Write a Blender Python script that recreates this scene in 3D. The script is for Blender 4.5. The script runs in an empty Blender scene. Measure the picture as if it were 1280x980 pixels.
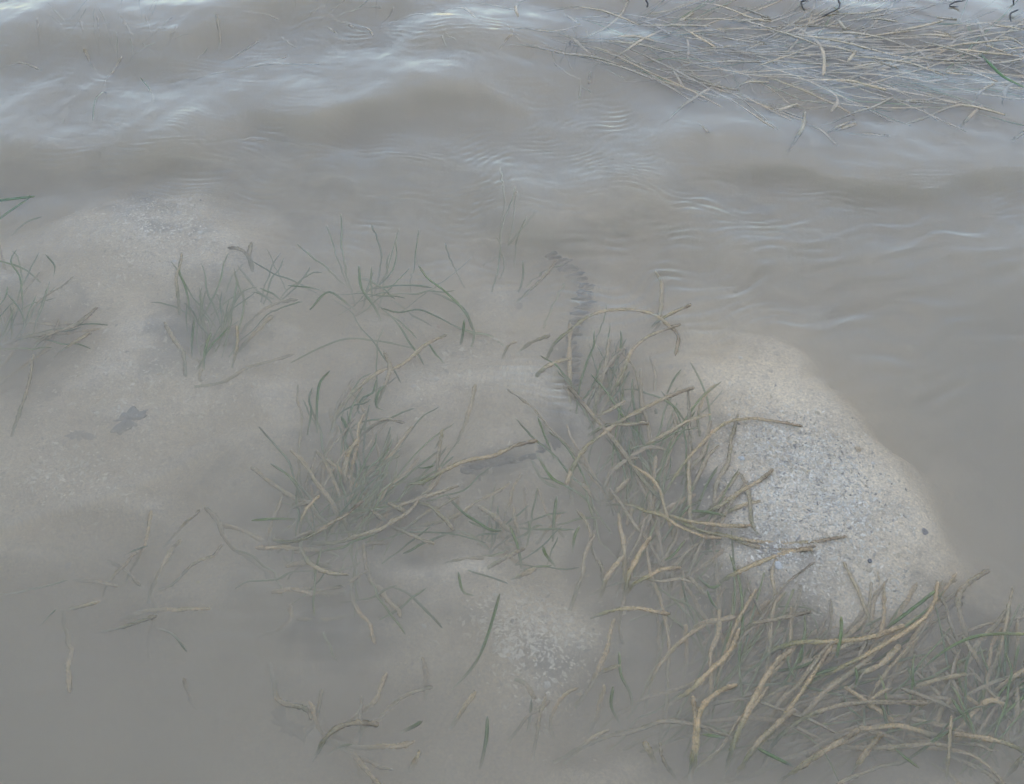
import bpy, math, random
import numpy as np
from mathutils import Vector

random.seed(7)
rng = np.random.default_rng(7)
scene = bpy.context.scene
COL = scene.collection
R = math.radians

# ------------------------------------------------------------------ camera
CAM_H, PITCH, HFOV = 1.10, R(48.0), R(53.0)
cam_data = bpy.data.cameras.new('camera')
cam = bpy.data.objects.new('camera', cam_data)
COL.objects.link(cam)
cam.location = (0, 0, CAM_H)
cam.rotation_euler = (R(90) - PITCH, 0, 0)
cam_data.sensor_fit = 'HORIZONTAL'
cam_data.angle = HFOV
cam_data.clip_start = 0.05
cam_data.clip_end = 500
scene.camera = cam

# ------------------------------------------------------------------ sky and sun
SUN_EL, SUN_AZ = R(50), R(14)
world = bpy.data.worlds.new('World')
scene.world = world
world.use_nodes = True
wn = world.node_tree
for n in list(wn.nodes):
    wn.nodes.remove(n)
sky = wn.nodes.new('ShaderNodeTexSky')
sky.sky_type = 'NISHITA'
sky.sun_disc = False
sky.sun_elevation = SUN_EL
sky.sun_rotation = SUN_AZ
sky.air_density = 1.2
sky.dust_density = 0.4
sky.ozone_density = 1.0
hs = wn.nodes.new('ShaderNodeHueSaturation')      # thin overcast: the blue is washed out
hs.inputs['Saturation'].default_value = 1.22
bg = wn.nodes.new('ShaderNodeBackground')
bg.inputs['Strength'].default_value = 0.15
wo = wn.nodes.new('ShaderNodeOutputWorld')
wn.links.new(sky.outputs[0], hs.inputs['Color'])
wn.links.new(hs.outputs[0], bg.inputs['Color'])
wn.links.new(bg.outputs[0], wo.inputs['Surface'])

sd = bpy.data.lights.new('sun', 'SUN')
sd.energy = 1.5
sd.angle = R(175)
sd.color = (1.0, 0.93, 0.80)
so = bpy.data.objects.new('sun', sd)
COL.objects.link(so)
sdir = Vector((math.cos(SUN_EL) * math.sin(SUN_AZ), math.cos(SUN_EL) * math.cos(SUN_AZ), math.sin(SUN_EL)))
so.rotation_euler = (-sdir).to_track_quat('-Z', 'Y').to_euler()
so.location = sdir * 20

scene.view_settings.view_transform = 'Standard'
scene.view_settings.look = 'None'
scene.view_settings.exposure = 0.73
scene.view_settings.gamma = 1.0
scene.view_settings.use_curve_mapping = False

cy = scene.cycles
cy.use_denoising = True
cy.denoiser = 'OPENIMAGEDENOISE'
cy.max_bounces = 8
cy.diffuse_bounces = 2
cy.glossy_bounces = 3
cy.transmission_bounces = 6
cy.volume_bounces = 3
cy.use_adaptive_sampling = True
cy.adaptive_threshold = 0.08
cy.adaptive_min_samples = 20
cy.transparent_max_bounces = 8
cy.caustics_refractive = True
cy.caustics_reflective = True
cy.sample_clamp_indirect = 6.0
cy.blur_glossy = 0.5

# ------------------------------------------------------------------ picture point -> place in the water
IOR = 1.333
TX = math.tan(HFOV / 2)
FW = np.array([0, math.cos(PITCH), -math.sin(PITCH)])
UP = np.array([0, math.sin(PITCH), math.cos(PITCH)])
RT = np.array([1.0, 0, 0])


def place(px, py, depth=0.0):
    """world point at this depth under calm water, seen through the surface at that spot"""
    d = FW + RT * ((px - 640) / 640 * TX) - UP * ((py - 490) / 640 * TX)
    d = d / np.linalg.norm(d)
    if depth <= 0:
        s = (CAM_H + depth) / -d[2]
        return np.array([0, 0, CAM_H]) + d * s
    p = np.array([0, 0, CAM_H]) + d * (CAM_H / -d[2])
    eta = 1 / IOR
    c = -d[2]
    k = math.sqrt(1 - eta * eta * (1 - c * c))
    t = eta * d + (eta * c - k) * np.array([0, 0, 1.0])
    return p + t * (depth / -t[2])


def place_many(q, dep):
    d = FW + RT * ((q[:, 0:1] - 640) / 640 * TX) - UP * ((q[:, 1:2] - 490) / 640 * TX)
    d = d / np.linalg.norm(d, axis=1)[:, None]
    up = np.minimum(dep, 0)
    p = np.array([0, 0, CAM_H]) + d * ((CAM_H + up) / -d[:, 2])[:, None]
    eta = 1 / IOR
    c = -d[:, 2]
    k = np.sqrt(1 - eta * eta * (1 - c * c))
    t = eta * d + (eta * c - k)[:, None] * np.array([0, 0, 1.0])
    return p + t * (np.maximum(dep, 0) / -t[:, 2])[:, None]


# smooth random fields (sums of plane waves), shared by bed and water
def wave_field(seed, n, l0, l1, aniso=1.0):
    g = np.random.default_rng(seed)
    lam = np.exp(g.uniform(math.log(l0), math.log(l1), n))
    th = g.uniform(0, 2 * math.pi, n)
    kx = np.cos(th) / lam * 2 * math.pi
    ky = np.sin(th) / lam * 2 * math.pi * aniso
    ph = g.uniform(0, 2 * math.pi, n)
    amp = lam / lam.max()
    amp = amp / math.sqrt((amp ** 2).sum() / 2)

    def f(x, y):
        if x.size < 4000:
            return (amp * np.cos(x[..., None] * kx + y[..., None] * ky + ph)).sum(-1)
        out = np.zeros_like(x, dtype=np.float32)
        xx, yy = x.astype(np.float32), y.astype(np.float32)
        for a, b, c, e in zip(kx.astype(np.float32), ky.astype(np.float32), ph.astype(np.float32), amp.astype(np.float32)):
            out += e * np.cos(a * xx + b * yy + c)
        return out
    return f


# ------------------------------------------------------------------ shape of the sea bed (depth in cm at picture spots)
BED = [
    # shell mound
    (1000, 585, .3), (950, 525, .45), (1055, 625, .3), (1095, 690, .35), (1010, 690, .45), (930, 465, 1.2), (1140, 700, .5), (960, 640, .2), (1105, 640, .5), (1050, 570, .5), (1020, 610, .3), (1000, 510, .7),
    (960, 455, 1.6), (1030, 520, 1.0), (1085, 580, 1.0), (1130, 640, 1.1), (1160, 700, 1.2), (1165, 750, 2.0), (890, 460, 2.2), (900, 520, 1.6),
    (1000, 760, 1.2), (1090, 780, 1.8), (1160, 860, 6), (895, 620, 1.6), (875, 560, 2.6),
    (960, 405, 8), (1040, 440, 9), (1095, 490, 10), (1150, 550, 11), (1190, 610, 11), (1225, 680, 12), (1235, 750, 11), (900, 410, 6), (1200, 800, 7),
    # cloudy water to the right
    (1150, 400, 17), (1250, 560, 16), (1000, 330, 14), (1250, 300, 16), (880, 340, 12), (1100, 470, 13), (1180, 520, 14), (1260, 430, 16), (1260, 680, 14),
    # pale sand to the left
    (200, 270, 1.4), (120, 300, 2.4), (250, 300, 1.9), (50, 350, 5), (150, 380, 3.6), (200, 470, 3.0), (300, 500, 4), (100, 480, 3.6), (155, 522, 4.2), (97, 545, 4.2), (60, 600, 2.6),
    (0, 560, 5), (180, 590, 3.6), (0, 650, 5.5), (350, 440, 5), (330, 300, 4.5), (420, 300, 8), (400, 220, 11), (250, 440, 4.5), (20, 450, 8), (110, 640, 4.5),
    (260, 600, 6), (60, 230, 8), (180, 215, 8), (300, 230, 7),
    # middle
    (560, 470, 4.2), (640, 400, 5), (600, 350, 6), (540, 500, 4), (660, 440, 4.0), (715, 440, 3.4), (722, 380, 3.6), (700, 520, 3.2), (640, 560, 3.6), (480, 420, 5.5), (480, 340, 7), (540, 290, 10), (660, 360, 6.5),
    (720, 275, 4.6), (640, 260, 9), (775, 300, 6.5), (720, 215, 14), (790, 380, 9), (820, 430, 6), (600, 540, 4.6), (640, 600, 5),
    # under the weeds in the middle
    (430, 640, 4.6), (350, 560, 6), (500, 600, 5.5), (420, 720, 4.2), (400, 800, 4.6), (500, 690, 4.6), (300, 650, 7), (350, 660, 5), (460, 760, 4.6),
    (660, 775, 2.0), (620, 820, 2.6), (700, 830, 2.8), (570, 780, 6), (640, 690, 5.5), (590, 640, 5), (640, 900, 6), (730, 760, 6.5), (560, 900, 9), (700, 930, 7),
    # lower left
    (100, 750, 11), (50, 850, 16), (200, 900, 15), (300, 850, 14), (20, 950, 17), (450, 900, 11), (200, 690, 8), (110, 690, 7),
    # weeds right
    (780, 600, 6.5), (800, 700, 6), (850, 800, 6.5), (760, 480, 5.5), (900, 900, 6.5), (1100, 900, 6), (1250, 900, 6.5), (1250, 800, 7), (760, 880, 8), (950, 820, 7), (1000, 980, 11),
]
for x in range(-100, 1400, 150):
    BED += [(x, 140, 17), (x, 60, 20), (x, -20, 22)]
BEDW = np.array([list(place(a, b, max(c, 0) / 100)[:2]) + [c / 100] for a, b, c in BED])
bed_noise = wave_field(3, 26, .035, .30)
bed_roll = wave_field(6, 14, .09, .22, 1.6)
bed_fine = wave_field(4, 30, .008, .03)


def bed_z(x, y):
    x = np.asarray(x, float)
    y = np.asarray(y, float)
    num = np.zeros_like(x)
    den = np.full_like(x, 1e-5)
    num += 1e-5 * -.26
    if x.size < 4000:
        s = .028 + .022 * BEDW[:, 1]
        r2 = (x[..., None] - BEDW[:, 0]) ** 2 + (y[..., None] - BEDW[:, 1]) ** 2
        w = np.exp(-r2 / (2 * s * s)) + .02 * np.exp(-r2 / (2 * (3 * s) ** 2))
        num += (w * -BEDW[:, 2]).sum(-1)
        den += w.sum(-1)
    else:
        for bx, by, dep in BEDW:
            s = .028 + .022 * by
            k = (np.abs(x - bx) < 14 * s) & (np.abs(y - by) < 14 * s)
            r2 = (x[k] - bx) ** 2 + (y[k] - by) ** 2
            w = np.exp(-r2 / (2 * s * s)) + .02 * np.exp(-r2 / (2 * (3 * s) ** 2))
            num[k] += w * -dep
            den[k] += w
    z = num / den
    k = np.clip(-z / .05, .12, 1.2)
    return z + (bed_noise(x, y) * .0050 + bed_roll(x, y) * .0060) * k + bed_fine(x, y) * .0006


def bed_at(px, py):
    d = .06
    for _ in range(7):
        p = place(px, py, max(d, 0.0))
        d = .5 * d + .5 * -float(bed_z(p[0:1], p[1:2])[0])
    return max(d, 0.0)


# ------------------------------------------------------------------ shape of the water surface
def W2(px, py):
    return place(px, py, 0)[:2]


RIDGES = [  # crest lines: (points, height m, far width, near width, parasitic ripple slope, ripple length m)
    ([(-200, 205), (0, 199), (150, 188), (270, 176), (330, 160)], .0058, .14, .075, .10, .0135),
    ([(300, 141), (345, 149), (385, 152), (440, 142), (480, 128)], .0012, .04, .016, .05, .012),
    ([(320, 146), (380, 150), (440, 138), (520, 116), (600, 106), (680, 128)], .0058, .13, .070, .05, .013),
    ([(850, 203), (960, 206), (1020, 220), (1080, 233), (1150, 232), (1280, 213), (1450, 195)], .0050, .14, .036, .13, .0125),
    ([(-200, 45), (0, 40), (140, 38), (240, 45), (340, 20)], .0056, .18, .10, .05, .015),
    ([(600, 262), (680, 275), (760, 262), (830, 230), (865, 205)], .0042, .14, .085, .02, .013),
    ([(480, 62), (560, 40), (640, 40), (700, 60)], .0045, .12, .07, .09, .016),
    ([(250, 8), (400, -6), (620, 2)], .0040, .14, .07, .06, .017),
    ([(-120, 690), (0, 663), (100, 634), (190, 600), (240, 570), (330, 545)], .0009, .014, .010, .05, .010),
]
PACKETS = [  # px, py, rx, ry, crest tilt (deg in the picture), wavelength px, slope
    (330, 200, 130, 40, 12, 8.5, .085), (730, 172, 60, 26, -18, 9, .085), (930, 240, 130, 28, 4, 9, .07),
    (840, 360, 100, 55, -14, 15, .13), (900, 300, 90, 30, -6, 12, .09), (560, 300, 120, 40, 6, 12, .07), (722, 385, 10, 45, 10, 11, .13), (705, 510, 20, 34, -12, 12, .12),
    (640, 505, 55, 60, 8, 12, .13), (500, 235, 130, 30, 8, 9, .055), (590, 215, 30, 40, -20, 9, .10), (640, 575, 60, 14, -6, 12, .07),
    (430, 22, 90, 18, 10, 9, .055), (560, 55, 80, 16, 12, 9, .06), (1000, 290, 130, 36, -8, 15, .08), (830, 200, 40, 20, 0, 8, .05),
    (1150, 360, 170, 80, -10, 30, .07), (1190, 480, 100, 60, -16, 24, .06), (400, 765, 90, 45, 2, 26, .10), (100, 830, 170, 60, 4, 34, .08), (180, 75, 150, 30, 3, 9, .035),
    (760, 500, 30, 60, -5, 11, .10), (1000, 250, 160, 16, 4, 8, .07), (720, 120, 60, 20, -10, 9, .06), (1230, 250, 70, 18, -6, 8, .08),
]
RIDGE_K, CAP_K = 3.0, 1.5
sw_field = wave_field(11, 22, .14, .5)
mid_field = wave_field(12, 34, .035, .12)
cap_field = wave_field(13, 40, .012, .03)
warp_field = wave_field(14, 16, .05, .25)


def sstep(a, b, x):
    t = np.clip((x - a) / (b - a), 0, 1)
    return t * t * (3 - 2 * t)


def water_z(x, y, fine=True):
    x = np.asarray(x, float)
    y = np.asarray(y, float)
    wv = warp_field(x, y)
    far = sstep(.85, 1.5, y)
    near_ok = np.exp(-(np.maximum(np.abs(x) - 2, 0)) ** 2 - np.maximum(y - 3.5, 0) ** 2)
    z = sw_field(x, y) * (.0012 + .0014 * far)
    z += mid_field(x, y) * (.00020 + .00030 * far)
    if fine:
        z += cap_field(x, y) * (.000035 + .00003 * far) * np.clip(.5 + .7 * wv, 0, 2)
    for pts, h, wf, wn_, slope, lam in RIDGES:
        h = h * RIDGE_K
        slope = slope * CAP_K
        P = np.array([W2(*p) for p in pts])
        o = np.argsort(P[:, 0])
        P = P[o]
        yc = np.interp(x, P[:, 0], P[:, 1])
        xs0, xs1 = P[0, 0], P[-1, 0]
        m = .25 * (xs1 - xs0)
        env = sstep(xs0 - .02, xs0 + m, x) * (1 - sstep(xs1 - m, xs1 + .02, x))
        dy = y - yc + wv * .004
        prof = np.where(dy > 0, np.exp(-(dy / wf) ** 2), np.exp(-(dy / wn_) ** 2))
        z += h * env * prof
        if fine:
            a = slope * lam / (2 * math.pi)
            mod = np.clip(.75 + .5 * wv, .1, 1.5)
            z += a * env * mod * np.where(dy < 0, np.exp(dy / (lam * 4)), np.exp(-(dy / (lam * .35)) ** 2)) * np.cos(2 * math.pi * dy / lam * (1 - .06 * wv))
    if fine:
        for px, py, rx, ry, tilt, lpx, slope in PACKETS:
            slope = slope * CAP_K
            lpx = lpx * .85
            c = W2(px, py)
            ex = W2(px + 10, py) - c
            ey = W2(px, py + 10) - c
            sx, sy = np.linalg.norm(ex) / 10, np.linalg.norm(ey) / 10
            u = (x - c[0]) / sx
            v = -(y - c[1]) / sy
            box = (np.abs(u) < 3.2 * rx) & (np.abs(v) < 3.2 * ry)
            if not box.any():
                continue
            u, v, w = u[box], v[box], wv[box]
            t = R(tilt)
            q = v * math.cos(t) - u * math.sin(t) + 4.5 * w + .010 * u * u / max(rx, 30) * 3
            env = np.exp(-((u / (1.75 * rx)) ** 2 + (v / (1.7 * ry)) ** 2) ** 1.4) * np.clip(.8 + .35 * cap_field(x[box] * .2, y[box] * .2), .1, 1.5)
            a = slope * lpx * sy / (2 * math.pi)
            z[box] += a * env * np.cos(2 * math.pi * q / lpx)
    return z * near_ok


# ------------------------------------------------------------------ small helpers
def mesh_from(name, verts, faces, smooth=True):
    me = bpy.data.meshes.new(name)
    me.from_pydata([tuple(v) for v in verts], [], faces)
    if smooth:
        me.polygons.foreach_set('use_smooth', np.ones(len(me.polygons), dtype=bool))
    me.update()
    return me


def link(name, me, mat=None, parent=None):
    o = bpy.data.objects.new(name, me)
    COL.objects.link(o)
    if mat is not None:
        me.materials.append(mat)
    if parent is not None:
        o.parent = parent
    return o


def tag(o, label, cat, group=None):
    o['label'] = label
    o['category'] = cat
    if group:
        o['group'] = group
    return o


def grid_mesh(name, xs, ys, zf):
    X, Y = np.meshgrid(xs, ys)
    Z = zf(X.ravel(), Y.ravel())
    nx, ny = len(xs), len(ys)
    co = np.stack([X.ravel(), Y.ravel(), Z], 1)
    i = np.arange(nx * ny).reshape(ny, nx)
    q = np.stack([i[:-1, :-1], i[:-1, 1:], i[1:, 1:], i[1:, :-1]], -1).reshape(-1, 4)
    return co, q, i


def big_mesh(name, co, quads):
    me = bpy.data.meshes.new(name)
    me.vertices.add(len(co))
    me.vertices.foreach_set('co', co.astype(np.float32).ravel())
    n = len(quads)
    me.loops.add(n * 4)
    me.loops.foreach_set('vertex_index', quads.astype(np.int32).ravel())
    me.polygons.add(n)
    me.polygons.foreach_set('loop_start', np.arange(0, n * 4, 4, dtype=np.int32))
    me.polygons.foreach_set('use_smooth', np.ones(n, dtype=bool))
    me.update(calc_edges=True)
    me.validate()
    return me


def grow(a, step, end, up=True):
    out = []
    v = a
    while (v < end) if up else (v > end):
        step *= 1.5
        v = v + step if up else v - step
        out.append(v)
    return out


def nodes(name):
    m = bpy.data.materials.new(name)
    m.use_nodes = True
    nt = m.node_tree
    for n in list(nt.nodes):
        nt.nodes.remove(n)
    out = nt.nodes.new('ShaderNodeOutputMaterial')
    return m, nt, out


def N(nt, kind, **kw):
    n = nt.nodes.new(kind)
    for k, v in kw.items():
        if hasattr(n, k) and k not in n.inputs:
            setattr(n, k, v)
        else:
            n.inputs[k].default_value = v
    return n


def ramp(nt, fac, stops):
    r = nt.nodes.new('ShaderNodeValToRGB')
    while len(r.color_ramp.elements) < len(stops):
        r.color_ramp.elements.new(.5)
    for e, (p, c) in zip(r.color_ramp.elements, stops):
        e.position = p
        e.color = tuple(c) + (1,) if len(c) == 3 else c
    nt.links.new(fac, r.inputs[0])
    return r.outputs[0]


def mixc(nt, fac, a, b, mode='MIX'):
    m = nt.nodes.new('ShaderNodeMix')
    m.data_type = 'RGBA'
    m.blend_type = mode
    for sock, v in ((m.inputs[0], fac), (m.inputs[6], a), (m.inputs[7], b)):
        if isinstance(v, (int, float)):
            sock.default_value = v
        elif isinstance(v, tuple):
            sock.default_value = v + (1,)
        else:
            nt.links.new(v, sock)
    return m.outputs[2]


# ------------------------------------------------------------------ materials
def mat_sand():
    m, nt, out = nodes('shell_sand')
    L = nt.links.new
    tc = nt.nodes.new('ShaderNodeTexCoord')
    big = N(nt, 'ShaderNodeTexNoise', Scale=9.0, Detail=5.0, Roughness=.6)
    grain = N(nt, 'ShaderNodeTexNoise', Scale=330.0, Detail=4.0, Roughness=.75)
    vor = N(nt, 'ShaderNodeTexVoronoi', Scale=300.0)
    vor2 = N(nt, 'ShaderNodeTexVoronoi', Scale=140.0)
    for t in (big, grain, vor, vor2):
        L(tc.outputs['Object'], t.inputs['Vector'])
    base = ramp(nt, big.outputs['Fac'], [(.3, (.41, .355, .275)), (.5, (.51, .455, .37)), (.72, (.60, .55, .46))])
    g = ramp(nt, grain.outputs['Fac'], [(.30, (.55, .55, .56)), (.5, (1, 1, 1)), (.72, (1.45, 1.43, 1.38))])
    c = mixc(nt, 1.0, base, g, 'MULTIPLY')
    sep = nt.nodes.new('ShaderNodeSeparateColor')
    L(vor.outputs['Color'], sep.inputs[0])
    fl = ramp(nt, sep.outputs[0], [(.0, (.6, .6, .62)), (.18, (.95, .95, .96)), (.8, (1, 1, 1)), (.95, (1.35, 1.34, 1.3))])
    c = mixc(nt, .6, c, fl, 'MULTIPLY')
    sp2 = nt.nodes.new('ShaderNodeSeparateColor')
    L(vor2.outputs['Color'], sp2.inputs[0])
    dk = ramp(nt, sp2.outputs[1], [(.0, (.5, .5, .53)), (.05, (1, 1, 1))])
    c = mixc(nt, .6, c, dk, 'MULTIPLY')
    sh = N(nt, 'ShaderNodeAttribute', attribute_name='shelly')
    c = mixc(nt, sh.outputs['Fac'], c, mixc(nt, 1.0, c, (1.25, 1.22, 1.15), 'MULTIPLY'))
    # dark muddy detritus among the roots, plus canopy shade put into the colour (per-vertex)
    at = N(nt, 'ShaderNodeAttribute', attribute_name='mud_shade')
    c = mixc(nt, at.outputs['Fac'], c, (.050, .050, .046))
    b = N(nt, 'ShaderNodeBsdfPrincipled', Roughness=.55)
    L(c, b.inputs['Base Color'])
    bump = N(nt, 'ShaderNodeBump', Strength=.6, Distance=.0012)
    L(grain.outputs['Fac'], bump.inputs['Height'])
    L(bump.outputs[0], b.inputs['Normal'])
    L(b.outputs[0], out.inputs['Surface'])
    return m


MURK, MURK_D = (.997, .900, .735), 18.5


def mat_water():
    m, nt, out = nodes('murky_water')
    gl = N(nt, 'ShaderNodeBsdfGlass', IOR=IOR, Roughness=.0)
    gl.inputs['Color'].default_value = (1, 1, 1, 1)
    nt.links.new(gl.outputs[0], out.inputs['Surface'])
    v = N(nt, 'ShaderNodeVolumeScatter')          # suspended silt, even throughout
    v.inputs['Color'].default_value = MURK + (1,)
    v.inputs['Density'].default_value = MURK_D
    v.inputs['Anisotropy'].default_value = .0
    ab = N(nt, 'ShaderNodeVolumeAbsorption')
    ab.inputs['Color'].default_value = MURK + (1,)
    ab.inputs['Density'].default_value = MURK_D
    add = nt.nodes.new('ShaderNodeAddShader')
    nt.links.new(v.outputs[0], add.inputs[0])
    nt.links.new(ab.outputs[0], add.inputs[1])
    nt.links.new(add.outputs[0], out.inputs['Volume'])
    return m


def mat_blade(name, green, brown, rough=.75, mott=.6):
    m, nt, out = nodes(name)
    L = nt.links.new
    tc = nt.nodes.new('ShaderNodeTexCoord')
    n1 = N(nt, 'ShaderNodeTexNoise', Scale=420.0, Detail=4.0, Roughness=.7)
    n2 = N(nt, 'ShaderNodeTexNoise', Scale=45.0, Detail=3.0)
    L(tc.outputs['Object'], n1.inputs['Vector'])
    L(tc.outputs['Object'], n2.inputs['Vector'])
    at = N(nt, 'ShaderNodeAttribute', attribute_name='crust')
    ti = N(nt, 'ShaderNodeAttribute', attribute_name='dim_dead_tip')
    oi = nt.nodes.new('ShaderNodeObjectInfo')
    s = N(nt, 'ShaderNodeMath', operation='MULTIPLY_ADD')
    L(n2.outputs['Fac'], s.inputs[0])
    s.inputs[1].default_value = 1.5
    s.inputs[2].default_value = -.80
    s2 = N(nt, 'ShaderNodeMath', operation='ADD', use_clamp=True)
    L(s.outputs[0], s2.inputs[0])
    L(at.outputs['Fac'], s2.inputs[1])
    c = mixc(nt, s2.outputs[0], green, brown)
    c = mixc(nt, ti.outputs['Fac'], c, (.24, .18, .11))      # tips die back brown; also darkened to offset brighter light above water
    v = ramp(nt, n1.outputs['Fac'], [(.28, (1 - mott,) * 3), (.5, (1, 1, 1)), (.75, (1 + mott * .8, 1 + mott * .75, 1 + mott * .65))])
    c = mixc(nt, 1.0, c, v, 'MULTIPLY')
    rv = ramp(nt, oi.outputs['Random'], [(0, (.72, .74, .78)), (.5, (1, 1, 1)), (1, (1.22, 1.14, 1.02))])
    c = mixc(nt, 1.0, c, rv, 'MULTIPLY')
    b = N(nt, 'ShaderNodeBsdfPrincipled', Roughness=rough)
    L(c, b.inputs['Base Color'])
    bump = N(nt, 'ShaderNodeBump', Strength=.8, Distance=.001)
    L(n1.outputs['Fac'], bump.inputs['Height'])
    L(bump.outputs[0], b.inputs['Normal'])
    L(b.outputs[0], out.inputs['Surface'])
    return m


def mat_attr(name, rough=.4):
    m, nt, out = nodes(name)
    L = nt.links.new
    at = N(nt, 'ShaderNodeAttribute', attribute_name='tint')
    tc = nt.nodes.new('ShaderNodeTexCoord')
    n1 = N(nt, 'ShaderNodeTexNoise', Scale=500.0, Detail=3.0)
    L(tc.outputs['Object'], n1.inputs['Vector'])
    v = ramp(nt, n1.outputs['Fac'], [(.3, (.75, .75, .75)), (.7, (1.15, 1.15, 1.13))])
    c = mixc(nt, 1.0, at.outputs['Color'], v, 'MULTIPLY')
    b = N(nt, 'ShaderNodeBsdfPrincipled', Roughness=rough)
    b.inputs['Specular IOR Level'].default_value = .2
    L(c, b.inputs['Base Color'])
    L(b.outputs[0], out.inputs['Surface'])
    return m


def mat_plain(name, col, rough=.6, scale=300.0):
    m, nt, out = nodes(name)
    L = nt.links.new
    tc = nt.nodes.new('ShaderNodeTexCoord')
    n1 = N(nt, 'ShaderNodeTexNoise', Scale=scale, Detail=4.0)
    L(tc.outputs['Object'], n1.inputs['Vector'])
    v = ramp(nt, n1.outputs['Fac'], [(.3, tuple(x * .6 for x in col)), (.55, col), (.75, tuple(min(1, x * 1.25) for x in col))])
    b = N(nt, 'ShaderNodeBsdfPrincipled', Roughness=rough)
    L(v, b.inputs['Base Color'])
    bump = N(nt, 'ShaderNodeBump', Strength=.5, Distance=.0008)
    L(n1.outputs['Fac'], bump.inputs['Height'])
    L(bump.outputs[0], b.inputs['Normal'])
    L(b.outputs[0], out.inputs['Surface'])
    return m


M_SAND, M_WATER = mat_sand(), mat_water()
M_CRUST = mat_blade('crusted_seagrass', (.13, .16, .075), (.42, .335, .21), .75, .75)      # thick pale growth
M_WET = mat_blade('dark_crusted_seagrass', (.12, .15, .055), (.44, .335, .195), .6, .8)
M_PALE = mat_blade('bleached_seagrass', (.14, .15, .09), (.42, .35, .25), .65, .7)  # thinner, browner growth
M_GREEN = mat_blade('green_seagrass', (.125, .180, .058), (.27, .25, .13), .6, .35)
M_FRESH = mat_blade('fresh_seagrass', (.060, .150, .025), (.13, .21, .05), .45, .25)
M_DEAD = mat_plain('dead_stem', (.035, .032, .030), .5)
M_CHIP = mat_attr('shell_chips', .75)

# ------------------------------------------------------------------ sea bed
MUD_SHADE = [(725, 288, 60, 34), (430, 640, 120, 80), (410, 770, 120, 80), (790, 640, 95, 120), (860, 800, 150, 110), (1010, 920, 230, 90), (1250, 880, 70, 120),  # first patch paints a shaded smudge; root patches mix detritus and canopy shade
       (250, 420, 40, 50), (20, 440, 50, 60), (722, 385, 13, 50), (714, 460, 17, 50), (700, 530, 28, 34), (620, 578, 45, 12), (730, 720, 30, 40)]  # narrow patches paint the dark reflection streak onto the bed
xs = np.array(sorted(grow(-1.2, .02, -45, False)) + list(np.arange(-1.2, 1.2001, .005)) + grow(1.2, .02, 45))
ys = np.array(sorted(grow(.34, .02, -40, False)) + list(np.arange(.34, 2.3, .005)) + grow(2.3, .02, 60))
co, q, _ = grid_mesh('sea_bed', xs, ys, bed_z)
me = big_mesh('sea_bed', co, q)
mud_shade = np.zeros(len(co))
for px, py, rx, ry in MUD_SHADE:
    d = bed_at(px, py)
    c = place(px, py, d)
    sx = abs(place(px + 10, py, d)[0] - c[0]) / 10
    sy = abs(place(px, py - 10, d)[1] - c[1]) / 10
    mud_shade = np.maximum(mud_shade, np.exp(-((co[:, 0] - c[0]) / (rx * sx)) ** 2 - ((co[:, 1] - c[1]) / (ry * sy)) ** 2))
mud_shade = np.maximum(mud_shade, .8 * sstep(1.32, 1.6, co[:, 1]))
mud_shade = np.clip(mud_shade * 1.1 + bed_noise(co[:, 0] * 1.7, co[:, 1] * 1.7) * .22 * (mud_shade > .05) - .08, 0, .9)
a = me.attributes.new('mud_shade', 'FLOAT', 'POINT')
a.data.foreach_set('value', mud_shade.astype(np.float32))
she = np.zeros(len(co))
for px, py, rx, ry in [(1020, 600, 190, 165), (1090, 690, 145, 140), (950, 510, 125, 125), (660, 780, 80, 70)]:
    d = bed_at(px, py)
    c = place(px, py, d)
    sx = abs(place(px + 10, py, d)[0] - c[0]) / 10
    sy = abs(place(px, py - 10, d)[1] - c[1]) / 10
    she = np.maximum(she, np.exp(-(((co[:, 0] - c[0]) / (rx * sx)) ** 2 + ((co[:, 1] - c[1]) / (ry * sy)) ** 2) ** 1.5))
a = me.attributes.new('shelly', 'FLOAT', 'POINT')
a.data.foreach_set('value', np.clip(she + .12 * bed_noise(co[:, 0] * 2, co[:, 1] * 2) * (she > .05), 0, 1).astype(np.float32))
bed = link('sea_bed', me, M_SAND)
bed['kind'] = 'structure'

# ------------------------------------------------------------------ water: one closed body, rippled on top
xs = np.array(sorted(grow(-1.2, .01, -42, False)) + list(np.linspace(-1.2, 1.2, 660)) + grow(1.2, .01, 42))
ys = np.array(sorted(grow(.36, .01, -38, False)) + list(np.arange(.36, .95, .003)) + list(np.arange(.95, 2.28, .0017)) + grow(2.28, .01, 55))
co, q, idx = grid_mesh('water', xs, ys, water_z)
edge = np.concatenate([idx[0, :], idx[1:, -1], idx[-1, -2::-1], idx[-2:0:-1, 0]])
low = co[edge].copy()
low[:, 2] = -1.0
n0 = len(co)
co = np.concatenate([co, low])
e1 = np.arange(len(edge))
e2 = (e1 + 1) % len(edge)
side = np.stack([edge[e1], n0 + e1, n0 + e2, edge[e2]], 1)
cor = [n0 + int(np.where(edge == v)[0][0]) for v in (idx[0, 0], idx[0, -1], idx[-1, -1], idx[-1, 0])]
me = bpy.data.meshes.new('water')
quads = np.concatenate([q, side])
me.vertices.add(len(co))
me.vertices.foreach_set('co', co.astype(np.float32).ravel())
nb = len(edge)
me.loops.add(len(quads) * 4 + nb)
me.loops.foreach_set('vertex_index', np.concatenate([quads.ravel(), (n0 + e1)[::-1]]).astype(np.int32))
me.polygons.add(len(quads) + 1)
me.polygons.foreach_set('loop_start', np.concatenate([np.arange(0, len(quads) * 4, 4), [len(quads) * 4]]).astype(np.int32))
sm = np.ones(len(quads) + 1, dtype=bool)
sm[len(q):] = False
me.polygons.foreach_set('use_smooth', sm)
me.update(calc_edges=True)
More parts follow.
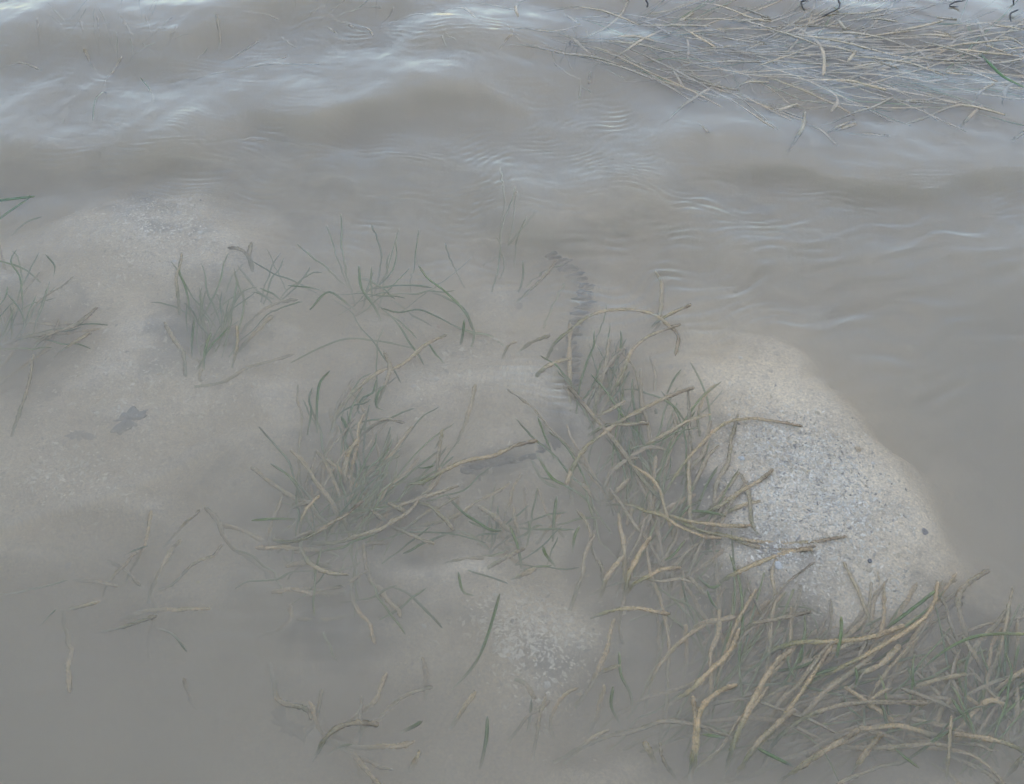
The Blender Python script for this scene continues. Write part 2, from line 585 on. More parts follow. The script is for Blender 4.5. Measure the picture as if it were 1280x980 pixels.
water = link('water', me, M_WATER)
water['kind'] = 'structure'
water['label'] = 'shallow cloudy grey-green water with small ripples over the sand'


# ------------------------------------------------------------------ seagrass blades
def catmull(P, n):
    P = np.asarray(P, float)
    if len(P) == 2:
        t = np.linspace(0, 1, n)[:, None]
        return P[0] * (1 - t) + P[1] * t
    Q = np.vstack([2 * P[0] - P[1], P, 2 * P[-1] - P[-2]])
    seg = np.linalg.norm(np.diff(P[:, :2], axis=0), axis=1)
    cum = np.concatenate([[0], np.cumsum(seg)])
    s = np.linspace(0, cum[-1], n)
    out = []
    for v in s:
        k = min(np.searchsorted(cum, v, side='right') - 1, len(P) - 2)
        t = (v - cum[k]) / max(seg[k], 1e-6)
        a_, b_, c_, d_ = Q[k], Q[k + 1], Q[k + 2], Q[k + 3]
        out.append(.5 * ((2 * b_) + (-a_ + c_) * t + (2 * a_ - 5 * b_ + 4 * c_ - d_) * t * t + (-a_ + 3 * b_ - 3 * c_ + d_) * t ** 3))
    return np.array(out)


def blade_mesh(C, width, thick, crust, lump, hairs, g, tipd=0.0):
    """ribbon of flattened hexagons along the centre line C (world), lumpy with growth, with little bristles"""
    n = len(C)
    T = np.gradient(C, axis=0)
    T /= np.linalg.norm(T, axis=1)[:, None] + 1e-9
    roll = g.normal(0, .35)
    nrm = np.array([math.sin(roll) * .6, -.25, 1.0])
    Wd = np.cross(T, nrm)
    Wd /= np.linalg.norm(Wd, axis=1)[:, None] + 1e-9
    Nn = np.cross(Wd, T)
    blunt = g.uniform(.12, .5)
    t = np.linspace(0, 1, n)
    wp = np.interp(t, [0, .15, .5, .9, .985, 1], [.8, .92, 1, .96, .75, blunt])
    if lump > 0:
        ln = np.convolve(g.normal(0, 1, n + 4), [.1, .3, .8, .3, .1], 'valid')
        wp = wp * (1 + lump * .13 * ln[:n])
    F = []
    ang = np.linspace(0, 2 * math.pi, 6, endpoint=False)
    J = (1 + g.normal(0, .16 * lump + 1e-6, (n, 6))) * wp[:, None] * .5
    VV = C[:, None] + Wd[:, None] * (np.cos(ang) * width * J)[..., None] + Nn[:, None] * (np.sin(ang) * thick * J)[..., None]
    V = list(VV.reshape(-1, 3))
    A = list(np.repeat(crust, 6))
    for i in range(n - 1):
        for k in range(6):
            k2 = (k + 1) % 6
            F.append((i * 6 + k, i * 6 + k2, (i + 1) * 6 + k2, (i + 1) * 6 + k))
    F.append(tuple(range(5, -1, -1)))
    F.append(tuple((n - 1) * 6 + k for k in range(6)))
    me = mesh_from('blade', V, F)
    at = me.attributes.new('crust', 'FLOAT', 'POINT')
    at.data.foreach_set('value', np.array(A, dtype=np.float32))
    dead = np.clip((t - .80) / .12, 0, 1) * tipd  # brown tip, darkened further to cancel its brightness above water
    at = me.attributes.new('dim_dead_tip', 'FLOAT', 'POINT')
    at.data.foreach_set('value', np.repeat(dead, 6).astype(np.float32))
    fuzz = None
    m = int(hairs * np.linalg.norm(np.diff(C, axis=0), axis=1).sum())
    if m > 8:
        i = np.clip((g.beta(1.8, 1.1, m) * (n - 1)).astype(int), 0, n - 2)
        f = g.random((m, 1))
        c = C[i] * (1 - f) + C[i + 1] * f
        s = g.choice([-1.0, 1.0], (m, 1))
        up = g.normal(0, .7, (m, 1))
        d = Wd[i] * s + Nn[i] * up + T[i] * g.normal(.1, .6, (m, 1))
        d /= np.linalg.norm(d, axis=1)[:, None]
        wpi = wp[i][:, None]
        b0 = c + Wd[i] * s * width * .40 * wpi * g.uniform(.3, 1, (m, 1)) + Nn[i] * np.abs(up) * thick * .3
        h = g.uniform(.0010, .0030, (m, 1))
        r = T[i] * g.uniform(.0003, .0008, (m, 1))
        P3 = np.stack([b0 - r, b0 + r, b0 + d * h], 1).reshape(-1, 3)
        fuzz = mesh_from('algae_fuzz', P3, [(3 * k, 3 * k + 1, 3 * k + 2) for k in range(m)], False)
        at = fuzz.attributes.new('crust', 'FLOAT', 'POINT')
        at.data.foreach_set('value', np.repeat(np.minimum(1, crust[i] + .1), 3).astype(np.float32))
        at = fuzz.attributes.new('dim_dead_tip', 'FLOAT', 'POINT')
        at.data.foreach_set('value', np.repeat(dead[i], 3).astype(np.float32))
    return me, fuzz


gb = np.random.default_rng(21)
M_REFLECT = mat_plain('dark_reflection', (.085, .09, .10), .7, 120.0)  # colour of the bars that imitate a dark reflection
MATS = {'s': M_REFLECT, 'p': M_PALE, 'w': M_WET, 'b': M_CRUST, 'g': M_GREEN, 'f': M_FRESH, 'k': M_DEAD}


def clump(px, py, name='seagrass_clump'):
    d = bed_at(px, py)
    p = place(px, py, d)
    o = bpy.data.objects.new(name, None)
    o.empty_display_size = .02
    COL.objects.link(o)
    o.location = p
    o['_p'] = 0
    del o['_p']
    return o


def blade(root, pts, kind='b', lvl='S', w=None, base=None, name='blade'):
    """pts base -> tip in picture points; lvl: E floats in the surface, S a little under, D deeper; base: root depth"""
    pts = np.array(pts, float)
    bd = bed_at(*pts[0]) if base is None else base
    tip = {'E': .0005, 'N': gb.uniform(.0015, .0035), 'R': gb.uniform(.032, .044), 'S': gb.uniform(.003, .010), 'M': gb.uniform(.010, .024), 'D': gb.uniform(.015, .04), 'X': -.012}[lvl]
    power = {'E': 10, 'N': 8, 'R': 1, 'S': 3.0, 'M': 2.2, 'D': 1.4, 'X': 1.0}[lvl]
    if lvl == 'E' and base == 0:
        power = 1
    bd = max(bd, tip if tip > 0 else .001)
    plen = np.linalg.norm(np.diff(pts, axis=0), axis=1).sum()
    n = int(np.clip(plen / (2.6 if kind == 'b' else 5), 8, 70))
    q = catmull(pts, n)
    t = np.linspace(0, 1, n)
    dep = tip + (bd - tip) * (1 - t) ** power
    if lvl == 'E':
        wob = np.sin(t * plen / gb.uniform(28, 50) + gb.uniform(0, 6))
        if pts[:, 1].mean() < 215:      # floats in the surface, dipping in and out
            dep = dep + .0007 + .0013 * wob
        else:                           # just under it, the tip breaking through
            dep = dep + .0034 + .0008 * wob - .0048 * sstep(.80, .97, t)
    C = place_many(q, dep)
    C[:, 2] += water_z(C[:, 0], C[:, 1], False) * np.exp(-np.maximum(dep, 0) / .03)
    if w is None:
        w = {'b': gb.uniform(.0046, .0066), 'g': gb.uniform(.0028, .0045), 'f': .006, 'k': .004, 's': .006}[kind]
    if kind == 'b':
        th, lump, hair = w * .42, 1.0, (1700 if lvl == 'E' else 500 if (lvl == 'S' and w > .0055) else 0)
        cr = np.interp(t, [0, .22, .5, 1], [.05, .45, .95, 1.0])
    elif kind == 'g':
        th, lump, hair = w * .3, .25, 0
        cr = np.interp(t, [0, .6, 1], [0, .1, gb.uniform(.1, .6)])
    elif kind == 'f':
        th, lump, hair = w * .35, .1, 0
        cr = np.interp(t, [0, .8, 1], [0, .1, .5])
    else:
        th, lump, hair = w * .8, .5, 0
        cr = t * 0
    org = np.array(root.location)
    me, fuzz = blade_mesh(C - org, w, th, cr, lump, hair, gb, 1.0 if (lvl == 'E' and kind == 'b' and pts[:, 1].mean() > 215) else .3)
    o = link(name, me, MATS[(('p' if pts[:, 1].mean() < 215 else 'w') if lvl == 'E' else kind) if kind == 'b' else kind], root)
    if fuzz is not None:
        link('algae_fuzz', fuzz, o.data.materials[0], o)['kind'] = 'stuff'
    return o


def crop(x0, y0, s):
    def f(*pts):
        return [(x0 + a / s, y0 + b / s) for a, b in pts]
    return f


def fill(root, n, cx, cy, rx, ry, ang, spread, l0, l1, kinds='bg', lv='SD', wig=.10, cur=.55):
    """shorter blades crowding between the traced ones"""
    for _ in range(n):
        bx, by = cx + gb.normal(0, .5) * rx, cy + gb.normal(0, .5) * ry
        a_ = R(ang + gb.normal(0, 1) * spread)
        L = gb.uniform(l0, l1) * 1.25
        c = gb.normal(0, cur)
        pts = [(bx, by)]
        for k in range(1, 7):
            f = k / 6
            aa = a_ + c * f
            pts.append((pts[-1][0] + math.cos(aa) * L / 6 + gb.normal(0, 1) * L * wig / 5, pts[-1][1] - math.sin(aa) * L / 6 * .9 + gb.normal(0, 1) * L * wig / 5))
        if cy < 130 and pts[-1][1] > 172:
            continue
        kd = kinds[int(gb.integers(len(kinds)))]
        blade(root, pts, kd, lv[int(gb.integers(len(lv)))], w=(gb.uniform(.0035, .0065) if kd == 'b' else gb.uniform(.002, .0036)))


# ---- large clump beside the mound
A = crop(660, 320, 2.8825)
G = crop(700, 560, 4.0846)
K = crop(840, 420, 2.8818)
D = crop(660, 640, 2.0645)
c1 = tag(clump(800, 640), 'large brown-tipped seagrass clump fanning out beside the shelly sand mound', 'seagrass', 'seagrass clumps')
for pts, k, l in [
    (A((455, 900), (500, 840), (560, 750), (620, 680), (700, 610), (780, 588), (860, 590), (990, 612)), 'b', 'E'),
    (A((160, 900), (155, 790), (200, 700), (270, 640), (340, 590), (430, 545), (520, 505), (600, 480)), 'b', 'E'),
    (A((215, 650), (285, 607), (360, 606), (435, 603)), 'b', 'E'),
    (A((500, 905), (460, 860), (400, 790), (330, 690), (265, 610), (200, 530), (145, 465)), 'b', 'E'),
    (A((235, 620), (245, 530), (265, 450), (283, 380), (293, 295)), 'b', 'S'),
    (A((60, 380), (100, 310), (160, 260), (220, 215), (300, 188), (380, 188), (450, 205), (500, 245), (540, 290), (530, 365)), 'b', 'E'),
    (A((455, 280), (475, 220), (483, 140), (480, 90), (460, 50)), 'b', 'S'),
    (A((290, 540), (300, 500), (340, 430), (370, 350), (420, 300), (480, 270), (550, 248)), 'b', 'E'),
    (A((440, 265), (470, 235), (520, 205), (588, 178)), 'b', 'E'),
    (A((220, 620), (250, 580), (310, 545), (355, 518)), 'b', 'S'),
    (A((30, 430), (60, 400), (100, 380), (155, 368)), 'b', 'S'),
    (A((-30, 340), (10, 310), (50, 295), (80, 285)), 'b', 'S'),
    (A((-43, 173), (0, 130), (60, 70), (105, 15)), 'b', 'S'),
    (A((150, 560), (150, 400), (150, 240)), 'b', 'D'),
    (A((280, 740), (300, 720), (400, 690), (500, 640), (580, 595), (660, 572)), 'b', 'S'),
    (A((260, 900), (270, 850), (310, 770), (380, 720), (430, 690), (500, 697)), 'b', 'S'),
    (A((590, 720), (580, 640), (575, 590)), 'b', 'D'),
    (A((620, 650), (612, 590), (625, 530), (650, 490), (680, 465)), 'b', 'S'),
    (A((560, 590), (530, 550), (490, 520)), 'g', 'S'),
    (A((500, 500), (525, 450), (550, 415)), 'g', 'S'),
    (A((600, 530), (615, 470), (620, 390)), 'g', 'D'),
    (A((465, 570), (455, 510), (460, 430), (440, 360)), 'b', 'D'),
    (A((620, 940), (680, 880), (720, 830), (765, 775)), 'b', 'S'),
    (A((600, 945), (690, 900), (760, 850), (830, 810), (885, 765)), 'b', 'E'),
    (A((840, 1010), (808, 960), (800, 880), (785, 820), (765, 780)), 'b', 'S'),
    (A((680, 950), (720, 920), (780, 895), (840, 880)), 'b', 'S'),
    (A((560, 900), (610, 800), (650, 720), (690, 680)), 'b', 'S'),
    (A((605, 920), (640, 830), (685, 755)), 'g', 'S'),
    (A((870, 990), (930, 960), (990, 935), (1045, 912)), 'b', 'S'),
    (A((250, 885), (195, 830)), 'g', 'S'), (A((270, 890), (320, 850), (360, 810)), 'b', 'S'),
    (G((230, 290), (360, 295), (440, 325), (520, 345), (580, 385), (650, 420), (740, 452), (825, 458)), 'b', 'E'),
    (G((500, 325), (560, 345), (640, 370), (740, 385), (860, 395), (980, 392)), 'b', 'E'),
    (K((-60, 630), (0, 655), (100, 700), (200, 720), (330, 740), (480, 742), (630, 722)), 'b', 'E'),
    (K((120, 690), (200, 720), (300, 755), (430, 770), (520, 755)), 'b', 'E'),
    (G((200, 770), (225, 700), (240, 660), (290, 590), (325, 550)), 'b', 'S'),
    (G((225, 700), (215, 620), (190, 570)), 'b', 'S'),
    (G((330, 760), (350, 650), (380, 590), (410, 530), (465, 452)), 'b', 'E'),
    (G((335, 750), (370, 700), (440, 660), (520, 620), (620, 610)), 'b', 'E'),
    (G((150, 870), (280, 830), (400, 820), (480, 835), (565, 848)), 'b', 'E'),
    (G((770, 760), (740, 745), (690, 690), (650, 650)), 'b', 'S'),
    (G((840, 860), (780, 790), (750, 720)), 'g', 'S'),
    (G((190, 590), (160, 500), (150, 410), (110, 345), (80, 320)), 'b', 'S'),
    (G((60, 540), (75, 450), (100, 400)), 'g', 'S'),
    (G((200, 280), (150, 230), (115, 185)), 'b', 'S'), (G((190, 270), (250, 265), (300, 210), (355, 160)), 'b', 'S'),
    (G((160, 220), (230, 190), (260, 130), (330, 70), (400, 50)), 'b', 'S'),
    (G((580, 335), (680, 322), (780, 330), (850, 345)), 'g', 'S'),
    (D((480, 190), (540, 155), (620, 120), (680, 100), (735, 95)), 'b', 'E'),
    (G((320, 1000), (300, 900), (330, 760)), 'b', 'D'), (G((520, 980), (525, 880)), 'g', 'D'),
    (G((640, 980), (720, 900), (800, 880), (900, 860)), 'b', 'S'),
    (G((430, 600), (560, 560), (640, 470)), 'g', 'S'), (G((380, 250), (360, 330), (340, 400)), 'b', 'D'),
    (G((90, 60), (60, 110), (30, 190)), 'b', 'S'), (G((690, 640), (770, 710), (830, 690)), 'g', 'S'),
]:
    blade(c1, pts, k, l)
fill(c1, 54, 790, 640, 60, 50, 68, 20, 80, 190, 'gggb', 'SMMD')
fill(c1, 40, 810, 740, 70, 45, 62, 22, 80, 170, 'gbb', 'SMMD')
fill(c1, 16, 760, 520, 50, 40, 80, 40, 50, 100, 'gggb', 'SMMD')

# ---- lower right clump
c2 = tag(clump(960, 900), 'dense seagrass clump of thick fuzzy tan blades along the bottom edge right of centre', 'seagrass', 'seagrass clumps')
for pts, k, l in [
    (D((600, 660), (640, 590), (700, 540), (780, 505), (880, 490), (1030, 495)), 'b', 'E'),
    (D((640, 700), (700, 660), (760, 620), (810, 590), (855, 560)), 'b', 'E'),
    (D((505, 690), (530, 600), (560, 530), (600, 450), (640, 390), (680, 355)), 'b', 'E'),
    (D((530, 690), (590, 600), (640, 550), (690, 508)), 'b', 'E'),
    (D((425, 690), (435, 600), (440, 530), (460, 490), (500, 460), (540, 445)), 'b', 'E'),
    (D((415, 690), (428, 600), (432, 540), (425, 475)), 'b', 'E'),
    (D((360, 500), (420, 460), (470, 410), (520, 360), (545, 300)), 'b', 'E'),
    (D((300, 520), (320, 430), (360, 370), (410, 320), (460, 290)), 'b', 'S'),
    (D((530, 330), (580, 290), (650, 275), (730, 257)), 'b', 'E'),
    (D((580, 380), (680, 340), (780, 335), (880, 325), (970, 295)), 'b', 'E'),
    (D((700, 450), (850, 380), (940, 330), (1010, 285), (1045, 240), (1058, 180)), 'b', 'E'),
    (D((920, 305), (1000, 245), (1050, 205)), 'g', 'E'),
    (D((795, 380), (808, 310), (808, 270)), 'g', 'E'),
    (D((610, 570), (680, 470), (740, 390), (790, 330)), 'b', 'S'), (D((570, 640), (680, 500), (785, 345)), 'b', 'E'),
    (D((900, 330), (870, 250), (850, 200), (815, 130)), 'b', 'S'),
    (D((830, 680), (880, 610), (915, 570)), 'b', 'E'),
    (D((690, 590), (800, 605), (900, 608), (1050, 598)), 'b', 'S'), (D((690, 660), (590, 610)), 'g', 'E'),
    (D((940, 480), (880, 490), (930, 455)), 'b', 'S'), (D((940, 480), (1040, 440), (1130, 420)), 'b', 'S'),
    (D((270, 520), (265, 470), (240, 420), (235, 360)), 'g', 'S'), (D((238, 545), (215, 500), (220, 450)), 'g', 'S'),
    (D((330, 650), (300, 590)), 'b', 'S'), (D((385, 690), (350, 640), (340, 590)), 'b', 'S'),
    (D((530, 585), (450, 575)), 'g', 'S'), (D((170, 420), (210, 405), (240, 395)), 'b', 'S'),
    (D((1030, 500), (1000, 450), (980, 400)), 'g', 'S'), (D((700, 340), (670, 380), (690, 430)), 'g', 'S'),
    (D((480, 600), (600, 500), (720, 460), (780, 420)), 'b', 'D'), (D((640, 690), (760, 560), (880, 510)), 'b', 'D'),
    (D((560, 420), (700, 400), (760, 370)), 'g', 'S'), (D((720, 440), (740, 420), (800, 400)), 'g', 'S'),
    (D((900, 560), (960, 620), (1010, 660)), 'g', 'S'), (D((840, 470), (850, 430), (845, 400)), 'g', 'S'),
    (D((560, 500), (640, 430), (760, 370), (880, 320)), 'b', 'S'), (D((820, 420), (900, 400), (960, 345)), 'b', 'S'),
]:
    blade(c2, pts, k, l, w=gb.uniform(.0050, .0072) if (k == 'b' and l == 'E') else None)
fill(c2, 70, 920, 930, 170, 45, 48, 14, 130, 270, 'bgb', 'SMMD')
fill(c2, 40, 980, 880, 120, 40, 45, 18, 90, 190, 'ggbb', 'SMMD')
fill(c2, 44, 880, 840, 60, 50, 70, 40, 60, 120, 'ggbb', 'D')

# ---- corner clump
c3 = tag(clump(1245, 910), 'dark seagrass tangle in the lower right corner with a long arching green blade', 'seagrass', 'seagrass clumps')
for pts, k, l in [
    (D((1000, 425), (1060, 370), (1130, 330), (1200, 315), (1300, 316)), 'g', 'E'),
    (D((1190, 430), (1140, 340), (1110, 240), (1130, 190), (1190, 150)), 'b', 'S'),
    (D((1080, 690), (1088, 600), (1092, 525)), 'b', 'S'),
    (D((1310, 640), (1250, 605), (1180, 585), (1100, 573)), 'b', 'E'),
    (D((1220, 575), (1120, 520), (1040, 485), (960, 455)), 'b', 'S'),
    (D((1270, 530), (1240, 505), (1200, 487), (1170, 495)), 'b', 'S'),
    (D((1255, 600), (1260, 520), (1265, 450)), 'b', 'S'), (D((1170, 500), (1220, 450), (1290, 400)), 'b', 'S'),
    (D((1245, 450), (1255, 400), (1268, 340)), 'g', 'S'), (D((1190, 440), (1150, 370), (1120, 320)), 'b', 'S'),
    (D((1230, 690), (1270, 640), (1300, 610)), 'b', 'S'), (D((1160, 590), (1130, 540), (1090, 480)), 'g', 'S'),
]:
    blade(c3, pts, k, l)
fill(c3, 64, 1230, 920, 50, 50, 85, 32, 60, 150, 'ggbb', 'SMMD')
fill(c3, 34, 1130, 930, 60, 30, 80, 50, 50, 110, 'ggbb', 'SMMD')

# ---- clump in the middle
Fm = crop(280, 500, 2.8833)
Q = crop(360, 260, 3.2667)
c4 = tag(clump(440, 640), 'low seagrass clump of pale crooked blades in the dark hollow left of centre', 'seagrass', 'seagrass clumps')
for pts, k, l in [
    (Fm((180, 485), (185, 508), (260, 510), (330, 480), (390, 440), (440, 415), (500, 362)), 'b', 'E'),
    (Fm((270, 490), (285, 420), (310, 380), (345, 345)), 'b', 'S'), (Fm((270, 440), (260, 432), (180, 430), (100, 435)), 'g', 'S'),
    (Fm((230, 400), (270, 380), (320, 365)), 'b', 'S'),
    (Fm((300, 515), (400, 515), (480, 490), (560, 465), (600, 440), (660, 405), (700, 360)), 'b', 'S'),
    (Fm((640, 350), (665, 305), (720, 295), (790, 255), (850, 225), (910, 210), (970, 200), (1050, 165), (1130, 145)), 'b', 'E'),
    (Fm((765, 260), (770, 215), (775, 180), (785, 140)), 'b', 'S'), (Fm((680, 365), (740, 380), (790, 420), (830, 465)), 'b', 'S'),
    (Fm((275, 500), (280, 540), (310, 590), (370, 620), (450, 630)), 'b', 'S'),
    (Fm((455, 650), (470, 740), (520, 800), (545, 880)), 'b', 'D'), (Fm((120, 860), (200, 820), (240, 785), (235, 735)), 'b', 'D'),
    (Fm((600, 430), (650, 405), (590, 370)), 'b', 'S'), (Fm((600, 450), (690, 490), (760, 515)), 'b', 'S'), (Fm((590, 435), (560, 420), (530, 395)), 'b', 'S'),
    (Fm((300, 695), (370, 680), (430, 670)), 'b', 'D'), (Fm((440, 775), (350, 790), (260, 790)), 'b', 'D'),
    (Fm((430, 280), (450, 190), (490, 145)), 'b', 'S'), (Fm((440, 330), (435, 260), (445, 210)), 'b', 'S'),
    (Fm((340, 350), (355, 290), (360, 220)), 'b', 'D'), (Fm((370, 330), (420, 325), (440, 345)), 'b', 'D'),
    (Fm((690, 240), (720, 245), (760, 235)), 'g', 'S'), (Fm((700, 360), (760, 300), (780, 240)), 'b', 'S'),
]:
    blade(c4, pts, k, l, w=gb.uniform(.0048, .007) if k == 'b' else None)
fill(c4, 66, 430, 650, 75, 40, 62, 34, 60, 140, 'ggb', 'MMD')
fill(c4, 40, 420, 720, 90, 50, 90, 70, 40, 100, 'gb', 'D')

c5 = tag(clump(415, 540), 'thin wavy seagrass tuft with one long reddish-brown blade above the dark hollow', 'seagrass', 'seagrass clumps')
for pts, k, l in [
    (Q((170, 930), (180, 910), (200, 840), (250, 770), (310, 710), (390, 655), (440, 650), (510, 600), (560, 555), (650, 515)), 'b', 'S'),
    (Q((360, 810), (390, 740), (410, 680), (415, 640), (390, 580)), 'b', 'S'),
    (Q((80, 930), (95, 830), (85, 780), (100, 730)), 'g', 'S'), (Q((120, 920), (118, 800), (130, 710), (170, 660)), 'g', 'S'),
    (Q((310, 850), (285, 830), (305, 775), (345, 755), (360, 700)), 'g', 'S'), (Q((400, 830), (360, 810), (370, 750), (400, 720)), 'g', 'S'),
    (Q((230, 960), (240, 900), (215, 850)), 'g', 'S'), (Q((270, 960), (350, 890), (400, 865), (480, 878)), 'b', 'S'),
    (Q((690, 960), (740, 830), (765, 720)), 'b', 'D'), (Q((600, 980), (625, 940), (630, 900)), 'b', 'S'),
    (Q((190, 880), (205, 800), (230, 760), (270, 690)), 'b', 'D'),
]:
    blade(c5, pts, k, l, w=gb.uniform(.005, .0075) if k == 'b' else None)
fill(c5, 6, 410, 540, 40, 18, 85, 30, 30, 80, 'g', 'MMD')

dk = bpy.data.objects.new('dark_reflection_bars', None)  # dark bars added to stand for a wavy reflection on the ripples
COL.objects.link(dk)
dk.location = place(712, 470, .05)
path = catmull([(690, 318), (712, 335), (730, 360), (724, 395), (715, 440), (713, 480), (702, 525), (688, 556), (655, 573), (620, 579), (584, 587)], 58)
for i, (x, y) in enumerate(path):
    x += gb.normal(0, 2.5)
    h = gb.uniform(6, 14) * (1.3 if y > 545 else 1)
    blade(dk, [(x - h, y + gb.normal(2, 2)), (x, y + gb.normal(0, 1.5)), (x + h, y + gb.normal(-2, 2))], 's', 'R', w=gb.uniform(.006, .011), base=gb.uniform(.036, .048), name='scrap')  # each short bar is one dark band of that reflection
tag(dk, 'faint dark reflection streak built as short bars under the ripples left of the large clump', 'weed scraps')

# ---- green tuft in the middle
c6 = tag(clump(470, 370), 'sprawling tuft of thin bare green blades on sand above centre', 'seagrass', 'seagrass clumps')
for pts, k, l in [
    (Q((750, 565), (760, 510), (735, 450), (700, 400), (640, 345), (570, 290), (530, 230)), 'g', 'S'),
    (Q((760, 515), (680, 480), (600, 440), (530, 415), (450, 425), (380, 410)), 'g', 'S'),
    (Q((280, 345), (400, 325), (500, 320), (590, 330)), 'g', 'S'), (Q((280, 420), (220, 375), (160, 350), (90, 420)), 'g', 'S'),
    (Q((160, 350), (100, 330), (0, 320)), 'g', 'S'), (Q((715, 330), (670, 230), (640, 140)), 'g', 'D'), (Q((830, 345), (855, 260), (870, 160)), 'g', 'D'),
    (Q((940, 350), (960, 280), (960, 210)), 'g', 'D'), (Q((640, 635), (600, 590), (570, 540)), 'g', 'S'), (Q((705, 555), (715, 510), (720, 460)), 'g', 'S'),
    (Q((520, 572), (400, 545), (260, 530), (150, 560), (10, 630)), 'g', 'D'), (Q((1040, 490), (1080, 400), (1130, 300)), 'g', 'D'),
    (Q((380, 460), (350, 400), (300, 330), (290, 240)), 'g', 'S'), (Q((590, 340), (650, 370), (720, 420), (755, 500)), 'g', 'S'),
    (Q((880, 560), (820, 520), (760, 510), (690, 490)), 'g', 'D'), (Q((870, 620), (900, 560), (935, 545)), 'b', 'S'),
]:
    blade(c6, pts, k, l)
fill(c6, 22, 465, 375, 60, 25, 30, 70, 40, 110, 'g', 'MMD')
fill(c6, 7, 650, 330, 60, 40, 85, 25, 40, 80, 'g', 'D')

# ---- left tuft
Lf = crop(0, 220, 2.8825)
c7 = tag(clump(245, 455), 'small upright dark green tuft with two wavy stalks on pale sand at left', 'seagrass', 'seagrass clumps')
for pts, k, l in [
    (Lf((690, 520), (680, 450), (665, 390), (645, 340), (655, 280)), 'g', 'S'), (Lf((650, 500), (640, 420), (635, 360), (650, 320), (655, 275)), 'b', 'S'),
    (Lf((668, 725), (660, 640), (635, 600), (610, 560), (590, 520)), 'b', 'S'), (Lf((835, 690), (855, 610), (853, 540)), 'b', 'S'),
    (Lf((710, 700), (760, 610), (800, 570), (830, 540)), 'g', 'S'), (Lf((730, 700), (740, 620), (760, 560)), 'g', 'S'), (Lf((690, 660), (690, 600), (700, 510)), 'g', 'S'),
    (Lf((912, 350), (895, 290), (860, 262), (820, 258)), 'b', 'S'), (Lf((900, 330), (898, 280), (905, 235)), 'b', 'S'),
]:
    blade(c7, pts, k, l, w=gb.uniform(.005, .0075) if k == 'b' else None)
fill(c7, 26, 262, 430, 40, 40, 75, 30, 35, 90, 'gggb', 'MMD')
fill(c7, 10, 340, 380, 30, 20, 70, 40, 25, 60, 'g', 'MMD')
ls = bpy.data.objects.new('loose_seagrass_blade', None)
COL.objects.link(ls)
ls.location = place(300, 470, bed_at(300, 470))
blade(ls, Lf((700, 762), (800, 742), (890, 690), (960, 670), (1060, 640)), 'b', 'D', base=.04)
tag(ls, 'faint brown loose blade lying on sand right of the small left tuft', 'seagrass')

c8 = tag(clump(12, 440), 'pale brown and grey-green seagrass tuft cut by the left edge', 'seagrass', 'seagrass clumps')
for pts, k, l in [
    (Lf((145, 385), (95, 340), (40, 318), (-20, 300)), 'g', 'S'), (Lf((85, 530), (80, 420), (70, 360), (40, 310), (60, 265)), 'g', 'S'),
    (Lf((190, 365), (197, 325), (165, 285)), 'g', 'S'), (Lf((-30, 630), (60, 590), (120, 575), (200, 560), (280, 530), (350, 470)), 'b', 'S'),
    (Lf((190, 650), (260, 600), (325, 560)), 'b', 'S'), (Lf((40, 940), (70, 850), (105, 740), (120, 640)), 'b', 'S'), (Lf((40, 215), (90, 170), (150, 148)), 'g', 'D'),
    (Lf((110, 630), (150, 590), (210, 555)), 'b', 'S'), (Lf((-10, 480), (20, 440), (30, 400)), 'g', 'S'),
]:
    blade(c8, pts, k, l, w=gb.uniform(.0055, .008) if k == 'b' else None)
fill(c8, 32, 10, 430, 40, 40, 60, 40, 40, 90, 'ggb', 'MMD')
c9 = tag(clump(-30, 262), 'bright green seagrass shoot of two blades floating in from the left edge', 'seagrass')
for pts, k, l in [(Lf((-70, 110), (-20, 93), (60, 80), (125, 72)), 'f', 'E'), (Lf((-60, 205), (0, 155), (60, 110), (97, 84)), 'f', 'S')]:
    blade(c9, pts, k, l)
blade(c9, Lf((98, 84), (104, 76), (108, 66)), 'f', 'E', w=.003, base=.0)

# ---- sparse weed, lower left
B = crop(0, 560, 2.4378)
c10 = tag(clump(190, 760), 'sparse faint seagrass sprigs in the cloudy water at lower left', 'seagrass', 'seagrass clumps')
for pts, k, l in [
    (B((290, 565), (380, 540), (480, 508)), 'b', 'S'), (B((190, 495), (250, 480), (305, 463)), 'b', 'S'), (B((380, 325), (410, 310), (450, 296)), 'g', 'M'),
    (B((0, 442), (100, 430), (205, 400)), 'g', 'D'), (B((120, 540), (170, 490)), 'g', 'M'), (B((490, 550), (530, 570), (570, 620)), 'g', 'M'),
    (B((330, 340), (380, 370), (430, 420)), 'b', 'D'), (B((220, 400), (290, 405), (360, 420)), 'b', 'D'), (B((600, 800), (570, 740), (560, 700)), 'b', 'D'),
]:
    blade(c10, pts, k, l, w=gb.uniform(.004, .006) if k == 'b' else .0028)
fill(c10, 7, 180, 740, 110, 60, 30, 70, 40, 110, 'b', 'M')
BC = crop(300, 680, 3.2)
c11 = tag(clump(430, 930), 'few thin curled seagrass blades rising along the bottom edge at centre', 'seagrass', 'seagrass clumps')
